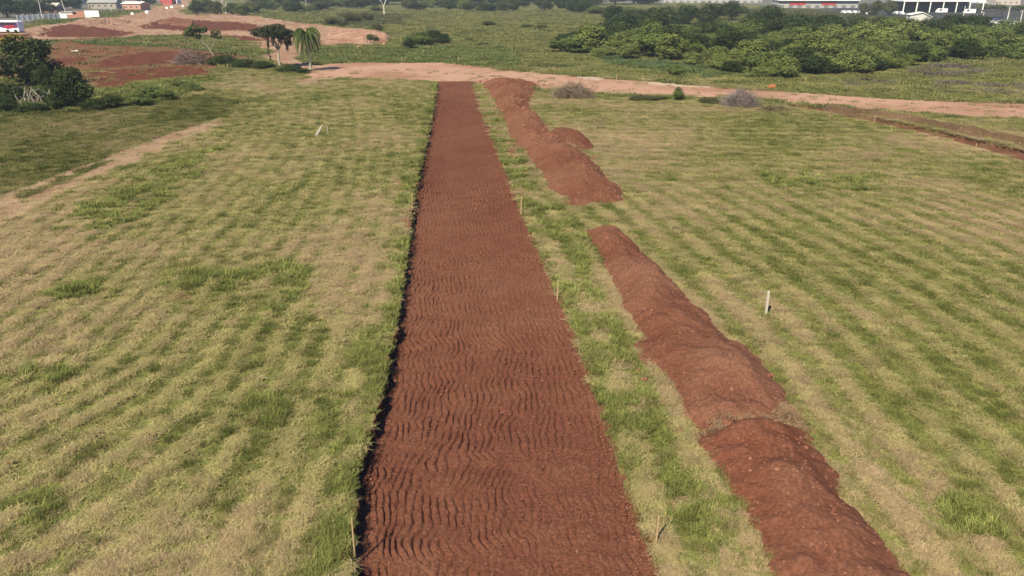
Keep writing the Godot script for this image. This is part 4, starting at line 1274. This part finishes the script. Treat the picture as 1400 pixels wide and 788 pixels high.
	o = thing("tent_roof_shed", at(1258, 29), "small shed with a pale sloping roof poking out of the dark trees", "shed")
	part("wall", sh.mesh(), mat(Color(0.5, 0.5, 0.46), 0.8), o)
	sh = Shape.new()
	sh.prism(PackedVector2Array([Vector2(-4.3, 2.25), Vector2(0.5, 3.1), Vector2(4.5, 1.4), Vector2(4.5, 1.55), Vector2(0.5, 3.3), Vector2(-4.3, 2.45)]), -3.3, 0.4)
	part("roof", sh.mesh(), mat(Color(0.72, 0.74, 0.66), 0.6), o)
	pole(1250, 27, 21, "slim pole beside the small shed in the dark trees", false)
	pole(1317, 24, 15, "slim pole between the white vans", false)
	pole(1376, 33, 22, "lamp-less pale pole by the road barrier and the dark canopy", false)
	pole(1394, 35, 20, "pale pole behind the pale green shed", true)
	# vehicles
	for e in [[1287, 18, 0.1, 1], [1325, 19, 0.0, 1], [1300, 15, 1.4, 1], [1272, 14, 1.4, 1]]: car(at(e[0], e[1]), e[2], Color(0.74, 0.74, 0.74), true, "white van parked in the yard before the open hall", "vans in the yard")
	for e in [[1242, 14], [1252, 14], [1262, 15], [1312, 14], [1333, 14], [1290, 13]]: car(at(e[0], e[1]), 1.45, Color(0.03, 0.035, 0.045), false, "dark car parked in the yard before the open hall", "dark cars in the yard")
	for e in [[1153, 19], [1160, 19], [1168, 19], [1176, 19.5], [1184, 20], [1190, 20], [1225, 20], [1232, 20.5]]: car(at(e[0], e[1]), 1.5, Color(0.70, 0.71, 0.72), false, "pale car parked in the row behind the dark green fence", "pale cars behind the fence")
	for e in [[1350, 30], [1362, 30], [1374, 31], [1386, 31]]: car(at(e[0], e[1]), 0.1, Color(0.05, 0.06, 0.12), false, "dark blue car standing between canopy and road barrier", "cars by the barrier")

func hall(u: float, v: float, w: float, d: float, h: float, band: float, label: String, columns: int) -> void:
	var o := thing("hall", at(u, v), label, "hall", "", -0.06)
	var x := w * 0.5
	var sh := Shape.new()
	sh.prism(PackedVector2Array([Vector2(-x, h - band), Vector2(x, h - band), Vector2(x, h), Vector2(0, h + 0.6), Vector2(-x, h)]), -d, 0.0)
	part("roof", sh.mesh(), M.white, o)
	block("back_wall", Vector3(-x + 0.4, -0.2, -d + 0.3), Vector3(x - 0.4, h - band, -d + (d - 1.5 if columns == 0 else 0.6)), mat(Color(0.32, 0.32, 0.31) if columns == 0 else Color(0.16, 0.17, 0.17)), o)
	for k in columns:
		var cx := lerpf(-x + 0.6, x - 0.6, k / (columns - 1.0))
		block("column", Vector3(cx - 0.2, -0.2, -0.6), Vector3(cx + 0.2, h - band, -0.2), M.white, o)
	if u > 1100 and u < 1140:
		for e in [[-16.0, -7.0], [2.0, 10.0]]: block("red_board", Vector3(e[0], 1.6, -1.49), Vector3(e[1], 3.4, -1.3), mat(Color(0.42, 0.05, 0.05), 0.6), o)
	if columns == 0:
		for k in int(w / 5.0): block("door", Vector3(-x + 1.5 + k * 5.0, -0.1, -1.5), Vector3(-x + 4.0 + k * 5.0, 1.5, -1.44), mat(Color(0.14, 0.15, 0.16)), o)

# ---------------------------------------------------------------- stakes, posts and stumps
func stake(called: String, u: float, v: float, high: float, wide: float, label: String, group: String, m: Material, y := 0.0) -> void:
	var h := high
	var s := Shape.new()
	var a := wide * 0.5
	var lean := Vector3(rng.randf_range(-0.06, 0.06), 0, rng.randf_range(-0.05, 0.05)) * h
	var b := [Vector3(-a, -0.25, -a), Vector3(a, -0.25, -a), Vector3(a, -0.25, a), Vector3(-a, -0.25, a)]
	var t := []
	for k in 4: t.append(b[k] * Vector3(0.9, 0, 0.9) + lean + Vector3(0, h - a, 0))
	for k in 4: s.quad(b[k], b[(k + 1) % 4], t[(k + 1) % 4], t[k])
	for k in 4: s.tri(t[k], t[(k + 1) % 4], lean + Vector3(0, h + a * 0.4, 0))
	var o := solid(called, s.mesh(), m, at(u, v) + Vector3(0, y, 0))
	tag(o, label, "post" if called == "concrete_post" else "stake", group)

func build_stakes() -> void:
	var w: Material = M.stake
	stake("wooden_stake", 484, 752, 1.1, 0.04, "thin wooden stake on the grassy lip of the deep cut, amid tall grass", "", w)
	stake("wooden_stake", 563, 284, 1.0, 0.05, "wooden stake on the lip of the cut beside a bare earth patch", "", w)
	stake("wooden_stake", 712, 291, 1.05, 0.06, "wooden stake at the edge of the graded strip facing the rounded soil heap", "", w)
	stake("wooden_stake", 762, 408, 0.95, 0.055, "wooden stake at the edge of the graded strip facing the lumpy soil heap", "", w)
	stake("wooden_stake", 897, 744, 0.9, 0.04, "thin wooden stake in pale tall grass beside the smooth soil heap", "", w)
	stake("concrete_post", 1047, 431, 1.2, 0.10, "pale post standing alone among weeds in the mown field", "", mat(Color(0.40, 0.37, 0.31)))
	for e in [[1134, 164, 0.9], [1195, 167, 0.9], [1218, 181, 0.8], [1333, 207, 0.9]]: stake("trench_stake", e[0], e[1], e[2] * 0.8, 0.06, "small wooden stake beside the narrow brown trench", "stakes along the trench", w)
	for e in [[549, 84], [554, 85], [579, 74], [627, 84], [843, 110], [879, 111], [1101, 112]]: stake("road_stake", e[0], e[1], 0.85, 0.09, "short pale stake in the grass across the dirt road", "stakes across the dirt road", w)
	var net := Shape.new()
	net.prism(PackedVector2Array([Vector2(-0.6, -0.05), Vector2(0.5, -0.05), Vector2(0.6, 0.45), Vector2(0.15, 0.65), Vector2(-0.5, 0.4)]), -0.04, 0.04)
	tag(solid("orange_net", net.mesh(), mat(Color(0.36, 0.13, 0.05)), at(1055, 121)), "scrap of orange safety net at the dirt road's edge before the thicket", "safety net")
	# broken stump pieces on the mown field
	var o := thing("broken_stump", at(440, 185), "pale broken stump with a leaning plank on the mown field", "stump")
	var s := Shape.new()
	s.tube([Vector3(-0.6, -0.1, 0.1), Vector3(-0.15, 0.55, 0), Vector3(0.15, 1.0, 0)], [0.11, 0.12, 0.06], 6, Color(0.36, 0.33, 0.28))
	part("leaning_log", s.mesh(), M.bark, o)
	s = Shape.new()
	s.box(Vector3(0.55, -0.1, -0.05), Vector3(0.64, 0.95, 0.05), Color(0.26, 0.23, 0.18))
	part("plank", s.mesh(), M.bark, o)
	# torn turf and roots on the heaps
	for e in [[958, 604, 1084, 582, 1.0, 90], [768, 246, 780, 238, 1.0, 40], [1060, 560, 1095, 590, 0.6, 120], [700, 140, 712, 150, 0.9, 40], [770, 210, 785, 205, 1.1, 40]]:
		var buf := PackedFloat32Array()
		var a := at(e[0], e[1])
		var b := at(e[2], e[3])
		for k in e[5]:
			var t := rng.randf()
			var big := maxf(1.0, -a.z / 40.0)
			add_copy(buf, a.lerp(b, t) + Vector3(rng.randfn() * 0.12, 0.05 + e[4] * 0.42 * sin(t * PI), rng.randfn() * 0.3) * Vector3(big, 1, big), rng.randf() * TAU, Vector3(1, 0.55, 1) * rng.randf_range(0.5, 1.0) * big, Color(0.24, 0.16, 0.10) * rng.randf_range(0.7, 1.3), rng.randf_range(-0.6, 0.6))
		tag(scatter("torn_turf", tuft(61, 24, 0.17, 0.08, 0.26, 0.008, 0.9), M.grass, buf), "dry torn turf and roots lying on the soil heaps", "turf", "", "stuff")
